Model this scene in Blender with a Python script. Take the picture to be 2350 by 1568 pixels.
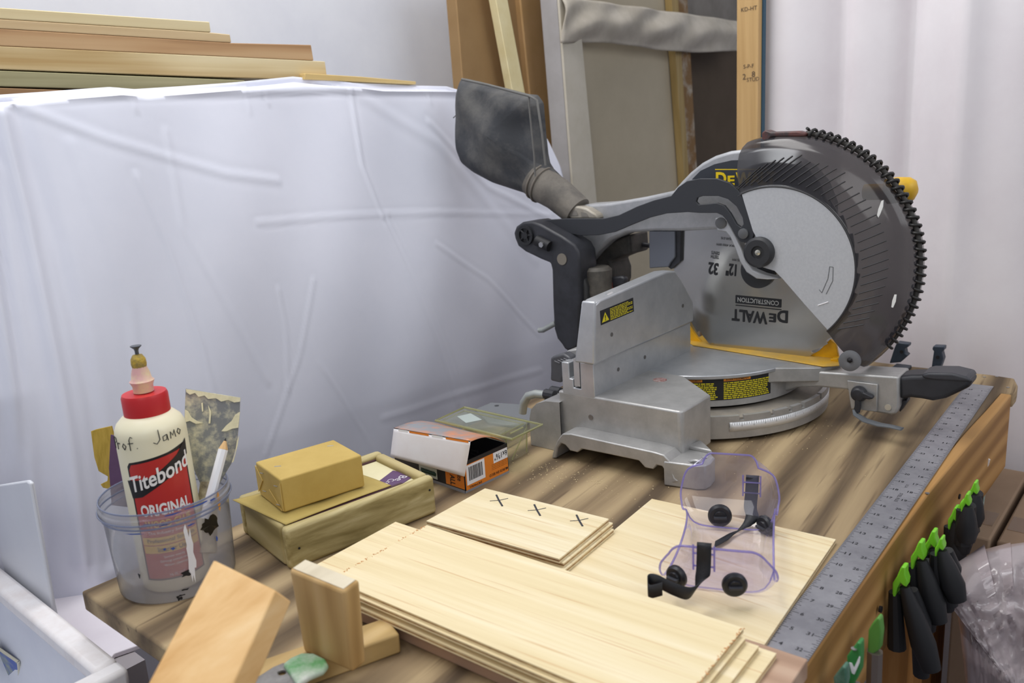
import bpy, bmesh, math, random
from mathutils import Vector, Matrix, noise
random.seed(7)
for o in list(bpy.data.objects): bpy.data.objects.remove(o)
SC = bpy.context.scene; COL = SC.collection
Z0 = 0.9                       # height of the bench top above the floor
PI = math.pi

# ------------------------------------------------------------------ camera
FPX, PITCH, ROLL, CH = 1891.9255, math.radians(13.7328), math.radians(-3.6499), 0.42066
_fw = Vector((0, math.cos(PITCH), -math.sin(PITCH)))
_r0 = Vector((1, 0, 0)); _u0 = _r0.cross(_fw)
_r = math.cos(ROLL)*_r0 + math.sin(ROLL)*_u0
_u = -math.sin(ROLL)*_r0 + math.cos(ROLL)*_u0
CAM = Vector((0, 0, CH + Z0))
cd = bpy.data.cameras.new('camera'); cam = bpy.data.objects.new('camera', cd); COL.objects.link(cam)
cd.sensor_width = 36; cd.lens = FPX/2350*36; cd.clip_start = .02
cd.dof.use_dof = True; cd.dof.focus_distance = 1.02; cd.dof.aperture_fstop = 7.0
M = Matrix((( _r.x, _u.x, -_fw.x, CAM.x), (_r.y, _u.y, -_fw.y, CAM.y), (_r.z, _u.z, -_fw.z, CAM.z), (0, 0, 0, 1)))
cam.matrix_world = M
SC.camera = cam

# ------------------------------------------------------------------ colour management, world
SC.view_settings.view_transform = 'Standard'; SC.view_settings.look = 'None'
SC.view_settings.gamma = 1; SC.view_settings.use_curve_mapping = False
SC.view_settings.exposure = -0.64
w = bpy.data.worlds.new('room_light'); SC.world = w; w.use_nodes = True
w.node_tree.nodes['Background'].inputs[0].default_value = (.86, .9, 1, 1)
w.node_tree.nodes['Background'].inputs[1].default_value = .50

# ------------------------------------------------------------------ frames (metres)
_D = Vector((math.cos(.84735), math.sin(.84735), 0)); _N = Vector((_D.y, -_D.x, 0)); _A = Vector((-.4563, .7656, Z0))
def T(s, t, z=0): return _A + _D*s + _N*t + Vector((0, 0, z))          # bench frame: along, across, up
_F = Vector((math.cos(math.radians(-40.2)), math.sin(math.radians(-40.2)), 0)); _R = Vector((-_F.y, _F.x, 0)); _O = Vector((.0479, 1.0405, Z0))
def S(u, v, z=0): return _O + _F*u + _R*v + Vector((0, 0, z))          # saw frame: to operator, along fence, up
UP = Vector((0, 0, 1))
def ray(px, py): return (_fw*FPX + _r*(px-1175) - _u*(py-784)).normalized()
def hit(px, py, p0, n):
    d = ray(px, py); return CAM + d*((p0-CAM).dot(n)/d.dot(n))
def inT(p): q = p-_A; return (q.dot(_D), q.dot(_N), q.z)
def inS(p): q = p-_O; return (q.dot(_F), q.dot(_R), q.z)
def G(px, py, z=0): return hit(px, py, T(0, 0, z), UP)
def TT(px, py, t): return hit(px, py, T(0, t), _N)
def TS(px, py, s): return hit(px, py, T(s, 0), _D)
def V(px, py, v): return hit(px, py, S(0, v), _R)
def U(px, py, u): return hit(px, py, S(u, 0), _F)
def DEP(px, py, d): return CAM + _fw*d + _r*((px-1175)*d/FPX) - _u*((py-784)*d/FPX)

def area(name, loc, target, sx, sy, power, col=(1, 1, 1)):
    l = bpy.data.lights.new(name, 'AREA'); l.shape = 'RECTANGLE'; l.size = sx; l.size_y = sy; l.energy = power; l.color = col
    o = bpy.data.objects.new(name, l); COL.objects.link(o); o.location = loc
    o.rotation_euler = (Vector(target)-Vector(loc)).to_track_quat('-Z', 'Y').to_euler(); return o
area('ceiling_tube_light', T(.45, -.05, 1.75), T(.55, .25, 0), 1.5, .5, 27, (1, .98, .96))
area('blade_fill_light', T(-.34, -.38, 1.65), T(.6, .25, .2), .9, .22, 13, (.95, .97, 1))  # added fill strip, placed to draw a streak on the blade
area('camera_side_fill', T(-1.0, 1.3, 1.3), T(.4, .2, 0), .9, .9, 9, (1, .99, .98))  # soft fill added on the camera side
area('right_area_light', T(1.0, 2.2, 1.5), T(1.3, -.2, .3), 1.6, 1.2, 20, (.95, .97, 1))  # large area light from the right, aimed at the far end

# ------------------------------------------------------------------ materials
def lin(h):
    if isinstance(h, tuple): c = h
    else: h = h.lstrip('#'); c = tuple(int(h[i:i+2], 16)/255 for i in (0, 2, 4))
    return tuple((x/12.92 if x <= .04045 else ((x+.055)/1.055)**2.4) for x in c) + (1,)
MATS = {}
def mat(name, col, rough=.5, metal=0, var=None, vs=8, vf=.5, bump=0, bs=60, spec=.5, coat=0):
    """plain surface; var = second colour blended by noise"""
    if name in MATS: return MATS[name]
    m = bpy.data.materials.new(name); m.use_nodes = True; nt = m.node_tree; b = nt.nodes['Principled BSDF']
    b.inputs['Base Color'].default_value = lin(col); b.inputs['Roughness'].default_value = rough; b.inputs['Metallic'].default_value = metal
    b.inputs['Specular IOR Level'].default_value = spec; b.inputs['Coat Weight'].default_value = coat
    tc = nt.nodes.new('ShaderNodeTexCoord')
    if var:
        n = nt.nodes.new('ShaderNodeTexNoise'); n.inputs['Scale'].default_value = vs; n.inputs['Detail'].default_value = 6; n.inputs['Roughness'].default_value = .65
        r = nt.nodes.new('ShaderNodeValToRGB'); r.color_ramp.elements[0].position = vf-.12; r.color_ramp.elements[1].position = vf+.15
        r.color_ramp.elements[0].color = lin(col); r.color_ramp.elements[1].color = lin(var)
        nt.links.new(tc.outputs['Object'], n.inputs['Vector']); nt.links.new(n.outputs['Fac'], r.inputs[0]); nt.links.new(r.outputs[0], b.inputs['Base Color'])
    if bump:
        n2 = nt.nodes.new('ShaderNodeTexNoise'); n2.inputs['Scale'].default_value = bs; n2.inputs['Detail'].default_value = 4
        bp = nt.nodes.new('ShaderNodeBump'); bp.inputs['Strength'].default_value = bump; bp.inputs['Distance'].default_value = .002
        nt.links.new(tc.outputs['Object'], n2.inputs['Vector']); nt.links.new(n2.outputs['Fac'], bp.inputs['Height']); nt.links.new(bp.outputs[0], b.inputs['Normal'])
    MATS[name] = m; return m
def wood(name, cols, ang=0, axis='x', fine=55, long=3, rough=.6, rings=0, bump=.12, knots=0, streak=None, pos=(.25, .5, .75)):
    """grain runs along horizontal angle ang (axis x) or along z (axis z)"""
    if name in MATS: return MATS[name]
    m = bpy.data.materials.new(name); m.use_nodes = True; nt = m.node_tree; b = nt.nodes['Principled BSDF']; L = nt.links.new
    b.inputs['Roughness'].default_value = rough; b.inputs['Specular IOR Level'].default_value = .3
    tc = nt.nodes.new('ShaderNodeTexCoord'); m1 = nt.nodes.new('ShaderNodeMapping'); m1.vector_type = 'POINT'; m1.inputs['Rotation'].default_value = (0, 0, -ang)
    L(tc.outputs['Object'], m1.inputs[0])
    m2 = nt.nodes.new('ShaderNodeMapping'); m2.inputs['Scale'].default_value = (long, fine, fine) if axis == 'x' else (fine, fine, long)
    L(m1.outputs[0], m2.inputs[0])
    nw = nt.nodes.new('ShaderNodeTexNoise'); nw.inputs['Scale'].default_value = .35; nw.inputs['Detail'].default_value = 2; L(m1.outputs[0], nw.inputs['Vector'])
    n = nt.nodes.new('ShaderNodeTexNoise'); n.inputs['Scale'].default_value = 1; n.inputs['Detail'].default_value = 5; n.inputs['Roughness'].default_value = .55; n.inputs['Distortion'].default_value = .35
    L(m2.outputs[0], n.inputs['Vector'])
    fac = n.outputs['Fac']
    if rings:
        m3 = nt.nodes.new('ShaderNodeMapping'); m3.inputs['Scale'].default_value = (1.2, 9, 9) if axis == 'x' else (9, 9, 1.2)
        L(m1.outputs[0], m3.inputs[0])
        wv = nt.nodes.new('ShaderNodeTexWave'); wv.wave_type = 'RINGS'; wv.inputs['Scale'].default_value = rings; wv.inputs['Distortion'].default_value = 5; wv.inputs['Detail'].default_value = 2; wv.inputs['Detail Scale'].default_value = 1.2
        L(m3.outputs[0], wv.inputs['Vector'])
        mx = nt.nodes.new('ShaderNodeMix'); mx.inputs[0].default_value = .4; L(n.outputs['Fac'], mx.inputs[2]); L(wv.outputs['Fac'], mx.inputs[3]); fac = mx.outputs[0]
    r = nt.nodes.new('ShaderNodeValToRGB'); e = r.color_ramp.elements
    e[0].position, e[1].position = pos[0], pos[2]; e[0].color = lin(cols[0]); e[1].color = lin(cols[2]); x = e.new(pos[1]); x.color = lin(cols[1])
    L(fac, r.inputs[0]); out = r.outputs[0]
    if streak:
        m4 = nt.nodes.new('ShaderNodeMapping'); m4.inputs['Scale'].default_value = (long*2, fine*3.2, fine*3.2) if axis == 'x' else (fine*3.2, fine*3.2, long*2)
        L(m1.outputs[0], m4.inputs[0]); ns = nt.nodes.new('ShaderNodeTexNoise'); ns.inputs['Scale'].default_value = 1; ns.inputs['Detail'].default_value = 2; L(m4.outputs[0], ns.inputs['Vector'])
        rs = nt.nodes.new('ShaderNodeValToRGB'); rs.color_ramp.elements[0].position = .60; rs.color_ramp.elements[1].position = .72
        L(ns.outputs['Fac'], rs.inputs[0]); mm = nt.nodes.new('ShaderNodeMix'); mm.data_type = 'RGBA'; L(rs.outputs[0], mm.inputs[0]); L(out, mm.inputs[6]); mm.inputs[7].default_value = lin(streak); out = mm.outputs[2]
    if knots:
        vo = nt.nodes.new('ShaderNodeTexVoronoi'); vo.inputs['Scale'].default_value = knots; L(m1.outputs[0], vo.inputs['Vector'])
        rk = nt.nodes.new('ShaderNodeValToRGB'); rk.color_ramp.elements[0].position = .03; rk.color_ramp.elements[1].position = .1; rk.color_ramp.elements[0].color = lin('#6b4a2c'); rk.color_ramp.elements[1].color = (1, 1, 1, 1)
        L(vo.outputs['Distance'], rk.inputs[0]); mk = nt.nodes.new('ShaderNodeMix'); mk.data_type = 'RGBA'; mk.blend_type = 'MULTIPLY'; mk.inputs[0].default_value = .8; L(out, mk.inputs[6]); L(rk.outputs[0], mk.inputs[7]); out = mk.outputs[2]
    L(out, b.inputs['Base Color'])
    bp = nt.nodes.new('ShaderNodeBump'); bp.inputs['Strength'].default_value = bump; bp.inputs['Distance'].default_value = .001; L(n.outputs['Fac'], bp.inputs['Height']); L(bp.outputs[0], b.inputs['Normal'])
    MATS[name] = m; return m
def clear(name, tint, fac, diff='#ffffff', rough=.08, gloss=.5, noise=None, fres=1.35):
    """thin translucent plastic: part transparent, part body colour, with a fresnel gloss"""
    m = bpy.data.materials.new(name); m.use_nodes = True; nt = m.node_tree; L = nt.links.new
    for n in list(nt.nodes): nt.nodes.remove(n)
    out = nt.nodes.new('ShaderNodeOutputMaterial'); tr = nt.nodes.new('ShaderNodeBsdfTransparent'); tr.inputs[0].default_value = lin(tint)
    df0 = nt.nodes.new('ShaderNodeBsdfDiffuse'); df0.inputs[0].default_value = lin(diff); dt = nt.nodes.new('ShaderNodeBsdfTranslucent'); dt.inputs[0].default_value = lin(diff); df = nt.nodes.new('ShaderNodeMixShader'); df.inputs[0].default_value = .45; L(df0.outputs[0], df.inputs[1]); L(dt.outputs[0], df.inputs[2]); gl = nt.nodes.new('ShaderNodeBsdfGlossy'); gl.inputs['Roughness'].default_value = rough; gl.inputs[0].default_value = (gloss*1.6,)*3+(1,) if gloss*1.6 < 1 else (1, 1, 1, 1)
    a = nt.nodes.new('ShaderNodeMixShader'); a.inputs[0].default_value = fac; L(tr.outputs[0], a.inputs[1]); L(df.outputs[0], a.inputs[2])
    lw = nt.nodes.new('ShaderNodeLayerWeight'); pw = nt.nodes.new('ShaderNodeMath'); pw.operation = 'POWER'; pw.inputs[1].default_value = 3.2; L(lw.outputs['Facing'], pw.inputs[0])
    f = nt.nodes.new('ShaderNodeMath'); f.operation = 'MULTIPLY_ADD'; f.inputs[1].default_value = .7; f.inputs[2].default_value = .04*(fres-1)/.35; L(pw.outputs[0], f.inputs[0])
    c = nt.nodes.new('ShaderNodeMixShader'); L(f.outputs[0], c.inputs[0]); L(a.outputs[0], c.inputs[1]); L(gl.outputs[0], c.inputs[2]); L(c.outputs[0], out.inputs[0])
    tc = nt.nodes.new('ShaderNodeTexCoord')
    if noise:
        n = nt.nodes.new('ShaderNodeTexNoise'); n.inputs['Scale'].default_value = noise[0]; n.inputs['Detail'].default_value = 5; L(tc.outputs['Object'], n.inputs['Vector'])
        r = nt.nodes.new('ShaderNodeValToRGB'); r.color_ramp.elements[0].position = .4; r.color_ramp.elements[1].position = .75
        r.color_ramp.elements[0].color = (max(0, fac-noise[1]),)*3+(1,); r.color_ramp.elements[1].color = (min(1, fac+noise[1]),)*3+(1,)
        L(n.outputs['Fac'], r.inputs[0]); L(r.outputs[0], a.inputs[0])
    MATS[name] = m; return m

# ------------------------------------------------------------------ mesh building
WL = {}
def wloc(o): return WL[o.name] if o else Vector((0, 0, 0))
def text_polys(body, size=1, bold=0, cache={}):
    k = (body, bold)
    if k not in cache:
        cu = bpy.data.curves.new('t', 'FONT'); cu.body = body; cu.size = 1; cu.offset = bold; cu.align_x = 'CENTER'; cu.align_y = 'CENTER'; cu.resolution_u = 3
        o = bpy.data.objects.new('t', cu); COL.objects.link(o)
        me = bpy.data.meshes.new_from_object(o.evaluated_get(bpy.context.evaluated_depsgraph_get()))
        vs = [(v.co.x, v.co.y) for v in me.vertices]; fs = [tuple(p.vertices) for p in me.polygons]
        bpy.data.objects.remove(o); bpy.data.curves.remove(cu); bpy.data.meshes.remove(me)
        xs = [a for a, _ in vs] or [0]; ys = [b for _, b in vs] or [0]
        cache[k] = (vs, fs, min(xs), max(xs), min(ys), max(ys))
    return cache[k]
class MB:
    def __init__(s): s.v = []; s.f = []; s.m = []; s.cur = 0
    def add(s, vs, fs):
        b = len(s.v); s.v += [Vector(x) for x in vs]
        for f in fs: s.f.append([b+i for i in f]); s.m.append(s.cur)
        return s
    def box(s, fr, a, b):
        (x0, y0, z0), (x1, y1, z1) = a, b
        return s.add([fr(x, y, z) for x in (x0, x1) for y in (y0, y1) for z in (z0, z1)],
                     [(0, 1, 3, 2), (4, 6, 7, 5), (0, 4, 5, 1), (2, 3, 7, 6), (0, 2, 6, 4), (1, 5, 7, 3)])
    def hexa(s, bot, top): return s.add(list(bot)+list(top), [(3, 2, 1, 0), (4, 5, 6, 7)]+[(i, (i+1) % 4, 4+(i+1) % 4, 4+i) for i in range(4)])
    def prism(s, pts, off, holes=()):
        """flat outline (world points) extruded by off, holes allowed"""
        off = Vector(off); bm = bmesh.new(); loops = [list(pts)]+[list(h) for h in holes]; es = []; vl = []
        for lp in loops:
            vv = [bm.verts.new(p) for p in lp]; vl.append(vv)
            for i in range(len(vv)): es.append(bm.edges.new((vv[i], vv[(i+1) % len(vv)])))
        n = Vector((0, 0, 0)); P = loops[0]
        for i in range(len(P)): n += P[i].cross(P[(i+1) % len(P)])
        if len(holes) == 0 : bm.faces.new(vl[0])
        else: bmesh.ops.triangle_fill(bm, use_beauty=True, use_dissolve=False, edges=es, normal=n.normalized())
        bm.verts.index_update(); nv = len(bm.verts)
        vs = [v.co.copy() for v in bm.verts]; fs = [[v.index for v in f.verts] for f in bm.faces]; idx = [[v.index for v in l] for l in vl]; bm.free()
        F2 = fs+[[i+nv for i in reversed(f)] for f in fs]
        for l in idx:
            k = len(l)
            for i in range(k): a, b = l[i], l[(i+1) % k]; F2.append([a, b, b+nv, a+nv])
        return s.add(vs+[v+off for v in vs], F2)
    def sheet(s, fn, nu, nv):
        vs = [fn(i/nu, j/nv) for i in range(nu+1) for j in range(nv+1)]
        return s.add(vs, [(i*(nv+1)+j, (i+1)*(nv+1)+j, (i+1)*(nv+1)+j+1, i*(nv+1)+j+1) for i in range(nu) for j in range(nv)])
    def tube(s, pts, r, n=10, closed=False, caps=True, squash=None):
        pts = [Vector(p) for p in pts]; K = len(pts); rs = r if isinstance(r, (list, tuple)) else [r]*K
        tg = []
        for i in range(K):
            a = pts[(i-1) % K] if (closed or i > 0) else pts[i]; b = pts[(i+1) % K] if (closed or i < K-1) else pts[i]; tg.append((b-a).normalized())
        nrm = tg[0].orthogonal().normalized(); vs = []
        if squash: nrm = (squash[0]-tg[0]*squash[0].dot(tg[0])).normalized()
        for i in range(K):
            nrm = (nrm-tg[i]*nrm.dot(tg[i])); nrm = nrm.normalized() if nrm.length > 1e-6 else tg[i].orthogonal().normalized()
            if squash: nrm = (squash[0]-tg[i]*squash[0].dot(tg[i])).normalized()
            bn = tg[i].cross(nrm)
            for k in range(n):
                a = 2*PI*k/n; vs.append(pts[i]+nrm*(math.cos(a)*rs[i]*(squash[1] if squash else 1))+bn*(math.sin(a)*rs[i]))
        fs = [(i*n+k, i*n+(k+1) % n, ((i+1) % K)*n+(k+1) % n, ((i+1) % K)*n+k) for i in range(K if closed else K-1) for k in range(n)]
        if caps and not closed: fs += [tuple(reversed(range(n))), tuple((K-1)*n+k for k in range(n))]
        return s.add(vs, fs)
    def lathe(s, prof, o, ax, n=32, close=True):
        """prof = (radius, height) pairs about axis ax from o"""
        ax = Vector(ax).normalized(); e1 = ax.orthogonal().normalized(); e2 = ax.cross(e1); vs = []
        for r, h in prof:
            for k in range(n): a = 2*PI*k/n; vs.append(o+ax*h+e1*(math.cos(a)*r)+e2*(math.sin(a)*r))
        K = len(prof); fs = [(i*n+k, i*n+(k+1) % n, (i+1)*n+(k+1) % n, (i+1)*n+k) for i in range(K-1) for k in range(n)]
        if close:
            fs += [tuple(reversed(range(n))), tuple((K-1)*n+k for k in range(n))]
        return s.add(vs, fs)
    def cyl(s, o, ax, r, h, n=24): return s.lathe([(r, 0), (r, h)], o, ax, n)
    def text(s, body, fn, height, width=None, bold=0, x=0, y=0):
        """flat lettering; fn maps (x, y) to a world point"""
        vs, fs, x0, x1, y0, y1 = text_polys(body, 1, bold)
        k = height/max(1e-6, y1-y0); kx = (width/(x1-x0)) if width else k
        return s.add([fn(x+(a-(x0+x1)/2)*kx, y+(b-(y0+y1)/2)*k) for a, b in vs], fs)
    def build(s, name, mats, parent=None, smooth=35, bevel=0, seg=2, recalc=True, solid=0, subsurf=0, label=None, origin=None):
        mats = mats if isinstance(mats, (list, tuple)) else [mats]
        xs = [v.x for v in s.v]; ys = [v.y for v in s.v]; zs = [v.z for v in s.v]
        loc = Vector(origin) if origin else Vector(((min(xs)+max(xs))/2, (min(ys)+max(ys))/2, min(zs)))
        me = bpy.data.meshes.new(name); me.from_pydata([tuple(v-loc) for v in s.v], [], s.f)
        for m in mats: me.materials.append(m)
        for p, k in zip(me.polygons, s.m): p.material_index = k
        if recalc:
            bm = bmesh.new(); bm.from_mesh(me); bmesh.ops.recalc_face_normals(bm, faces=bm.faces); bm.to_mesh(me); bm.free()
        if smooth:
            me.shade_smooth(); me.set_sharp_from_angle(angle=math.radians(smooth))
        o = bpy.data.objects.new(name, me); COL.objects.link(o)
        if parent: o.parent = parent; o.location = loc-wloc(parent)
        else: o.location = loc
        WL[o.name] = loc
        if bevel:
            b = o.modifiers.new('bevel', 'BEVEL'); b.width = bevel; b.segments = seg; b.limit_method = 'ANGLE'; b.angle_limit = math.radians(40); b.harden_normals = False
        if solid: b = o.modifiers.new('solid', 'SOLIDIFY'); b.thickness = solid; b.offset = 0
        if subsurf: b = o.modifiers.new('sub', 'SUBSURF'); b.levels = subsurf; b.render_levels = subsurf
        if label: o['label'] = label
        return o
def tag(o, label, cat, group=None):
    o['label'] = label; o['category'] = cat
    if group: o['group'] = group
    return o
def thing(name, loc, label, cat, group=None):
    o = bpy.data.objects.new(name, None); COL.objects.link(o); o.location = loc; o.empty_display_size = .05; WL[o.name] = Vector(loc); return tag(o, label, cat, group)
def struct(o): o['kind'] = 'structure'; return o
def plane_fn(o, xa, ya, lift=0):
    xa = Vector(xa).normalized(); ya = Vector(ya).normalized(); n = xa.cross(ya)
    return lambda x, y: o+xa*x+ya*y+n*lift
def arcpts(c, r, a0, a1, n): return [(c[0]+r*math.cos(a0+(a1-a0)*i/n), c[1]+r*math.sin(a0+(a1-a0)*i/n)) for i in range(n+1)]

TA = math.atan2(_D.y, _D.x); NA = math.atan2(_N.y, _N.x); SA = math.atan2(_F.y, _F.x); RA = math.atan2(_R.y, _R.x)
BLACK = mat('black plastic', '#26272b', .45, var='#33343a', vs=30, bump=.05)
SILVER = mat('cast aluminium', '#b7b6b4', .42, .5, var='#a8a7a5', vs=40, bump=.10, bs=900)
MILLED = mat('milled aluminium', '#c3c5c8', .36, .65, var='#b3b6ba', vs=25, bump=.03, bs=300)
GREYP = mat('grey painted guard', '#c2c4c7', .45, .1, var='#babcc0', vs=300, bump=.08, bs=1500)
INK = mat('black ink', '#1b1c20', .6)
STEEL = mat('steel', '#b0b0b0', .3, .9)
YELLOW = mat('yellow plastic', '#f2b70a', .4, var='#dca614', vs=20)
WHITE = mat('white paper', '#f4f2f4', .6)

# ================================================================== the room
fl = MB().box(T, (-2.5, -.66, -.93), (3.2, 2.6, -.9)).build('floor', mat('dark floor', '#77727a', .7, var='#847f86', vs=5)); struct(fl)
WALLM = mat('white wall', '#eceef4', .8, var='#e2e4ec', vs=3, bump=.04, bs=40)
struct(MB().box(T, (-2.5, -.66, -.9), (3.2, -.62, 1.7)).build('wall_back', WALLM))
struct(MB().box(T, (3.16, -.62, -.9), (3.2, 2.6, 1.7)).build('wall_far', WALLM))

def curtain(i, j):
    t = .128+1.5*i; z = 1.1-1.98*j
    f = .020*math.sin(t*21+.8*math.sin(t*9)+.5*j)+.022*math.exp(-((t-.28-.02*j)/.018)**2)+.024*math.exp(-((t-.40-.01*j)/.016)**2)-.02*math.exp(-((t-.50)/.02)**2)+.006*math.sin(t*47+1.3)+.004*math.sin(t*8+j*3)
    return T(1.290+f, t, z)
cu = MB().sheet(curtain, 170, 14).build('plastic_curtain', mat('curtain', '#f3eef0', .55, var='#e9e2e5', vs=2.5), recalc=False, solid=.0012, smooth=80)
tag(cu, 'white plastic curtain hanging in soft folds behind the far end of the bench', 'curtain')

def strip(t, l, r, z0, z1, depth):
    """leaning board: two edge lines on the plane t, cut at heights z0 and z1"""
    out = []
    for (xa, ya, xb, yb) in (l, r):
        a, b = TT(xa, ya, t), TT(xb, yb, t)
        out.append([a+(b-a)*((Z0+z-a.z)/(b.z-a.z)) for z in (z0, z1)])
    (a0, a1), (b0, b1) = out
    return [a0, b0, b1, a1], _N*(-depth)
CARD = mat('cardboard', '#9c7d54', .85, var='#92734b', vs=6, bump=.06)
cb = thing('cardboard_box', T(1.05, -.42, -.9), 'tall brown flattened cardboard box leaning against the wall left of the canvas back', 'cardboard box')
MB().prism(*strip(-.42, (1047, 0, 1062, 190), (1192, 0, 1226, 340), -.9, .8, .03)).build('wide_panel', CARD, cb, bevel=.002)
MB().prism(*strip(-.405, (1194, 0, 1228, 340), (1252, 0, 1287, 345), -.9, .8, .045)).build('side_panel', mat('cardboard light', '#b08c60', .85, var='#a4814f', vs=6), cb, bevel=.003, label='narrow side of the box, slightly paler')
st = MB().prism(*strip(-.375, (1138, 0, 1177, 214), (1165, 0, 1205, 214), -.88, .8, .02)).build('wooden_stick', mat('pale batten', '#efe2b4', .6, var='#e6d6a2', vs=20), bevel=.001)
tag(st, 'thin pale wooden batten leaning against the tall cardboard box', 'stick')
db = MB().prism(*strip(-.45, (1243, 0, 1290, 380), (1275, 0, 1330, 380), -.9, .85, .012)).build('gap_shade_strip', mat('gap shade', '#20231f', .7))  # black strip added to paint the shade of the gap
tag(db, 'black strip standing in for shade in the gap between cardboard and canvas', 'board')

# canvas seen from the back
cv = thing('stretched_canvas', T(1.7, -.33, -.9), 'large artist canvas turned backwards showing beige cloth and folded top hem', 'canvas')
LIN = mat('primed linen', '#d0c9bb', .85, var='#c5bead', vs=9, bump=.15, bs=250)
LING = mat('grey canvas edge', '#b0adae', .8, var='#a39f9f', vs=9)
p, o = strip(-.30, (1289, 72, 1318, 463), (1336, 98, 1369, 456), -.9, .9, .006)
MB().prism(p, o).build('left_hem', LIN, cv)
MB().prism([p[0]-_N*.007, p[1]-_N*.007-_D*.02, p[2]-_N*.007-_D*.02, p[3]-_N*.007], -_N*.045).build('side_edge', LING, cv, label='grey painted outer edge of the canvas')
pp, oo = strip(-.335, (1318, 98, 1355, 456), (1556, 108, 1578, 420), -.9, .85, .003)
MB().prism(pp, oo).build('cloth', mat('raw cloth', '#c3b8a1', .9, var='#b9ae97', vs=4, bump=.1, bs=500), cv)
pp, oo = strip(-.312, (1549, 108, 1570, 409), (1563, 110, 1581, 409), -.9, .85, .02)
MB().prism(pp, oo).build('stretcher_bar', wood('bar pine', ('#98804f', '#ab925f', '#bba371'), 0, 'z'), cv)
pp, oo = strip(-.314, (1563, 110, 1581, 409), (1584, 116, 1600, 400), -.9, .85, .018)
MB().prism(pp, oo).build('stapled_edge', mat('stapled brown edge', '#86663f', .8, var='#c2bcae', vs=22, vf=.58), cv, label='brown cloth edge with ragged white paint')
def hem(i, j):
    x = 1286+420*i; y0 = -8+58*i; y1 = 99+21*i-6*math.sin(i*7)
    y = y0+(y1-y0)*j
    f = .014*math.sin(PI*min(1, j*1.05))+.004*math.sin(i*31+j*7)+.005*math.sin(j*9+i*12)*math.sin(i*9)
    return TT(x, y, -.30)+_N*f
MB().sheet(hem, 70, 16).build('top_hem', mat('folded hem', '#c9c1b4', .85, var='#b5ad9f', vs=14, bump=.2, bs=200), cv, recalc=False, solid=.003, smooth=80, label='wrinkled cloth folded over the top bar')
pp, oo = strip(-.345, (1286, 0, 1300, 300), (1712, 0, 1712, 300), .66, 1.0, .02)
MB().prism(pp, oo).build('top_bar', mat('grey bar', '#8b857e', .8, var='#7b756e', vs=12), cv)  # bar in a plain grey-brown colour
bd = MB().prism(*strip(-.40, (1560, 0, 1590, 400), (1725, 0, 1725, 400), -.9, .80, .01)).build('brown_panel', mat('flat dark brown', '#5b4c3c', .8, var='#524434', vs=5))  # flat dark brown panel filling the space beside the stud
tag(bd, 'dark brown panel standing beyond the canvas back beside the stud', 'panel')

# upright stud with a teal edge at the curtain
sd = thing('wooden_stud', T(1.28, .12, -.9), 'upright knotty pine stud with stamped marks at the left edge of the curtain', 'stud')
PINEV = wood('stud pine', ('#b8935e', '#cba772', '#d8b682'), 0, 'z', fine=40, long=2, knots=5)
def TSv(s, x0, x1, z0, z1, y=200):
    a, b = inT(TS(x0, y, s)), inT(TS(x1, y, s)); return [T(s, a[1], z0), T(s, b[1], z0), T(s, b[1], z1), T(s, a[1], z1)]
MB().prism(TSv(1.235, 1690, 1739, -.9, .85), _D*.02).build('timber', PINEV, sd, bevel=.002)
mk = MB()
for y, x, tx in ((20, 1719, 'KD-HT'), (152, 1718, 'S-P-F'), (176, 1708, '2'), (170, 1729, '8'), (182, 1728, 'STUD')):
    c = TS(x, y, 1.2345); mk.text(tx, plane_fn(c, _N, UP, .0004), .007 if len(tx) > 1 else .010)
mk.build('grade_stamp', mat('faded stamp', '#5a4a3c', .8), sd, smooth=0)
MB().prism(TSv(1.25, 1739, 1750, -.9, .85), _D*.012).build('teal_trim', mat('teal paint', '#31566b', .6), sd, label='teal painted strip')

# ------------------------------------------------------------------ lumber stack behind the sheet
def board(name, pts, cols, label, t=-.345, depth=.09, knots=0, rings=0):
    o = MB().prism([TT(x, y, t) for x, y in pts], -_N*depth).build(name, wood(label[:24], cols, TA, 'x', fine=60, long=1.6, rings=rings, knots=knots), bevel=.0012)
    tag(o, label, 'board', 'boards stacked behind the white sheet'); return o
PALE = ('#cdb98c', '#ddcb9f', '#e6d8b0'); TANW = ('#a8815a', '#c09a70', '#cba97f'); 
board('lumber_board', [(-300, -3), (481, 50), (484, 74), (-300, 24)], PALE, 'shortest pale board with one small knot, topmost of the lumber stack', knots=4)
board('lumber_board', [(-300, 24.5), (484, 74.5), (528, 79), (531, 98), (-300, 47)], ('#c0a27a', '#cfb48a', '#dcc59c'), 'tan board second from the top of the lumber stack')
board('lumber_board', [(-300, 47.5), (531, 98.5), (714, 103), (720, 139), (-300, 91)], TANW, 'reddish tan board with swirling grain and a dark knot, middle of the stack', rings=2, knots=3)
board('lumber_board', [(-300, 91.5), (720, 139.5), (746, 141), (752, 186), (-300, 148)], ('#bb9c68', '#dac699', '#e5d5ad'), 'wide pale streaky board with a round knot, longest near the sheet top', rings=1.4, knots=3)
board('lumber_board', [(-300, 150), (560, 184), (600, 215), (-300, 190)], ('#8f8963', '#a49d78', '#b3aa86'), 'greenish weathered board under the pale streaky board, partly hidden by the sheet')
board('lumber_board', [(-300, 191), (430, 216), (430, 250), (-300, 230)], ('#8e6a48', '#a07c58', '#ac8a66'), 'brown bottom board of the stack just above the sheet at far left')
board('thin_batten', [(700, 168), (830, 176), (955, 187), (955, 194), (700, 182)], ('#c2a365', '#d4b87c', '#dfc68d'), 'thin yellowish batten peeking over the sheet right of the stack', t=-.33, depth=.02)

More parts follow.
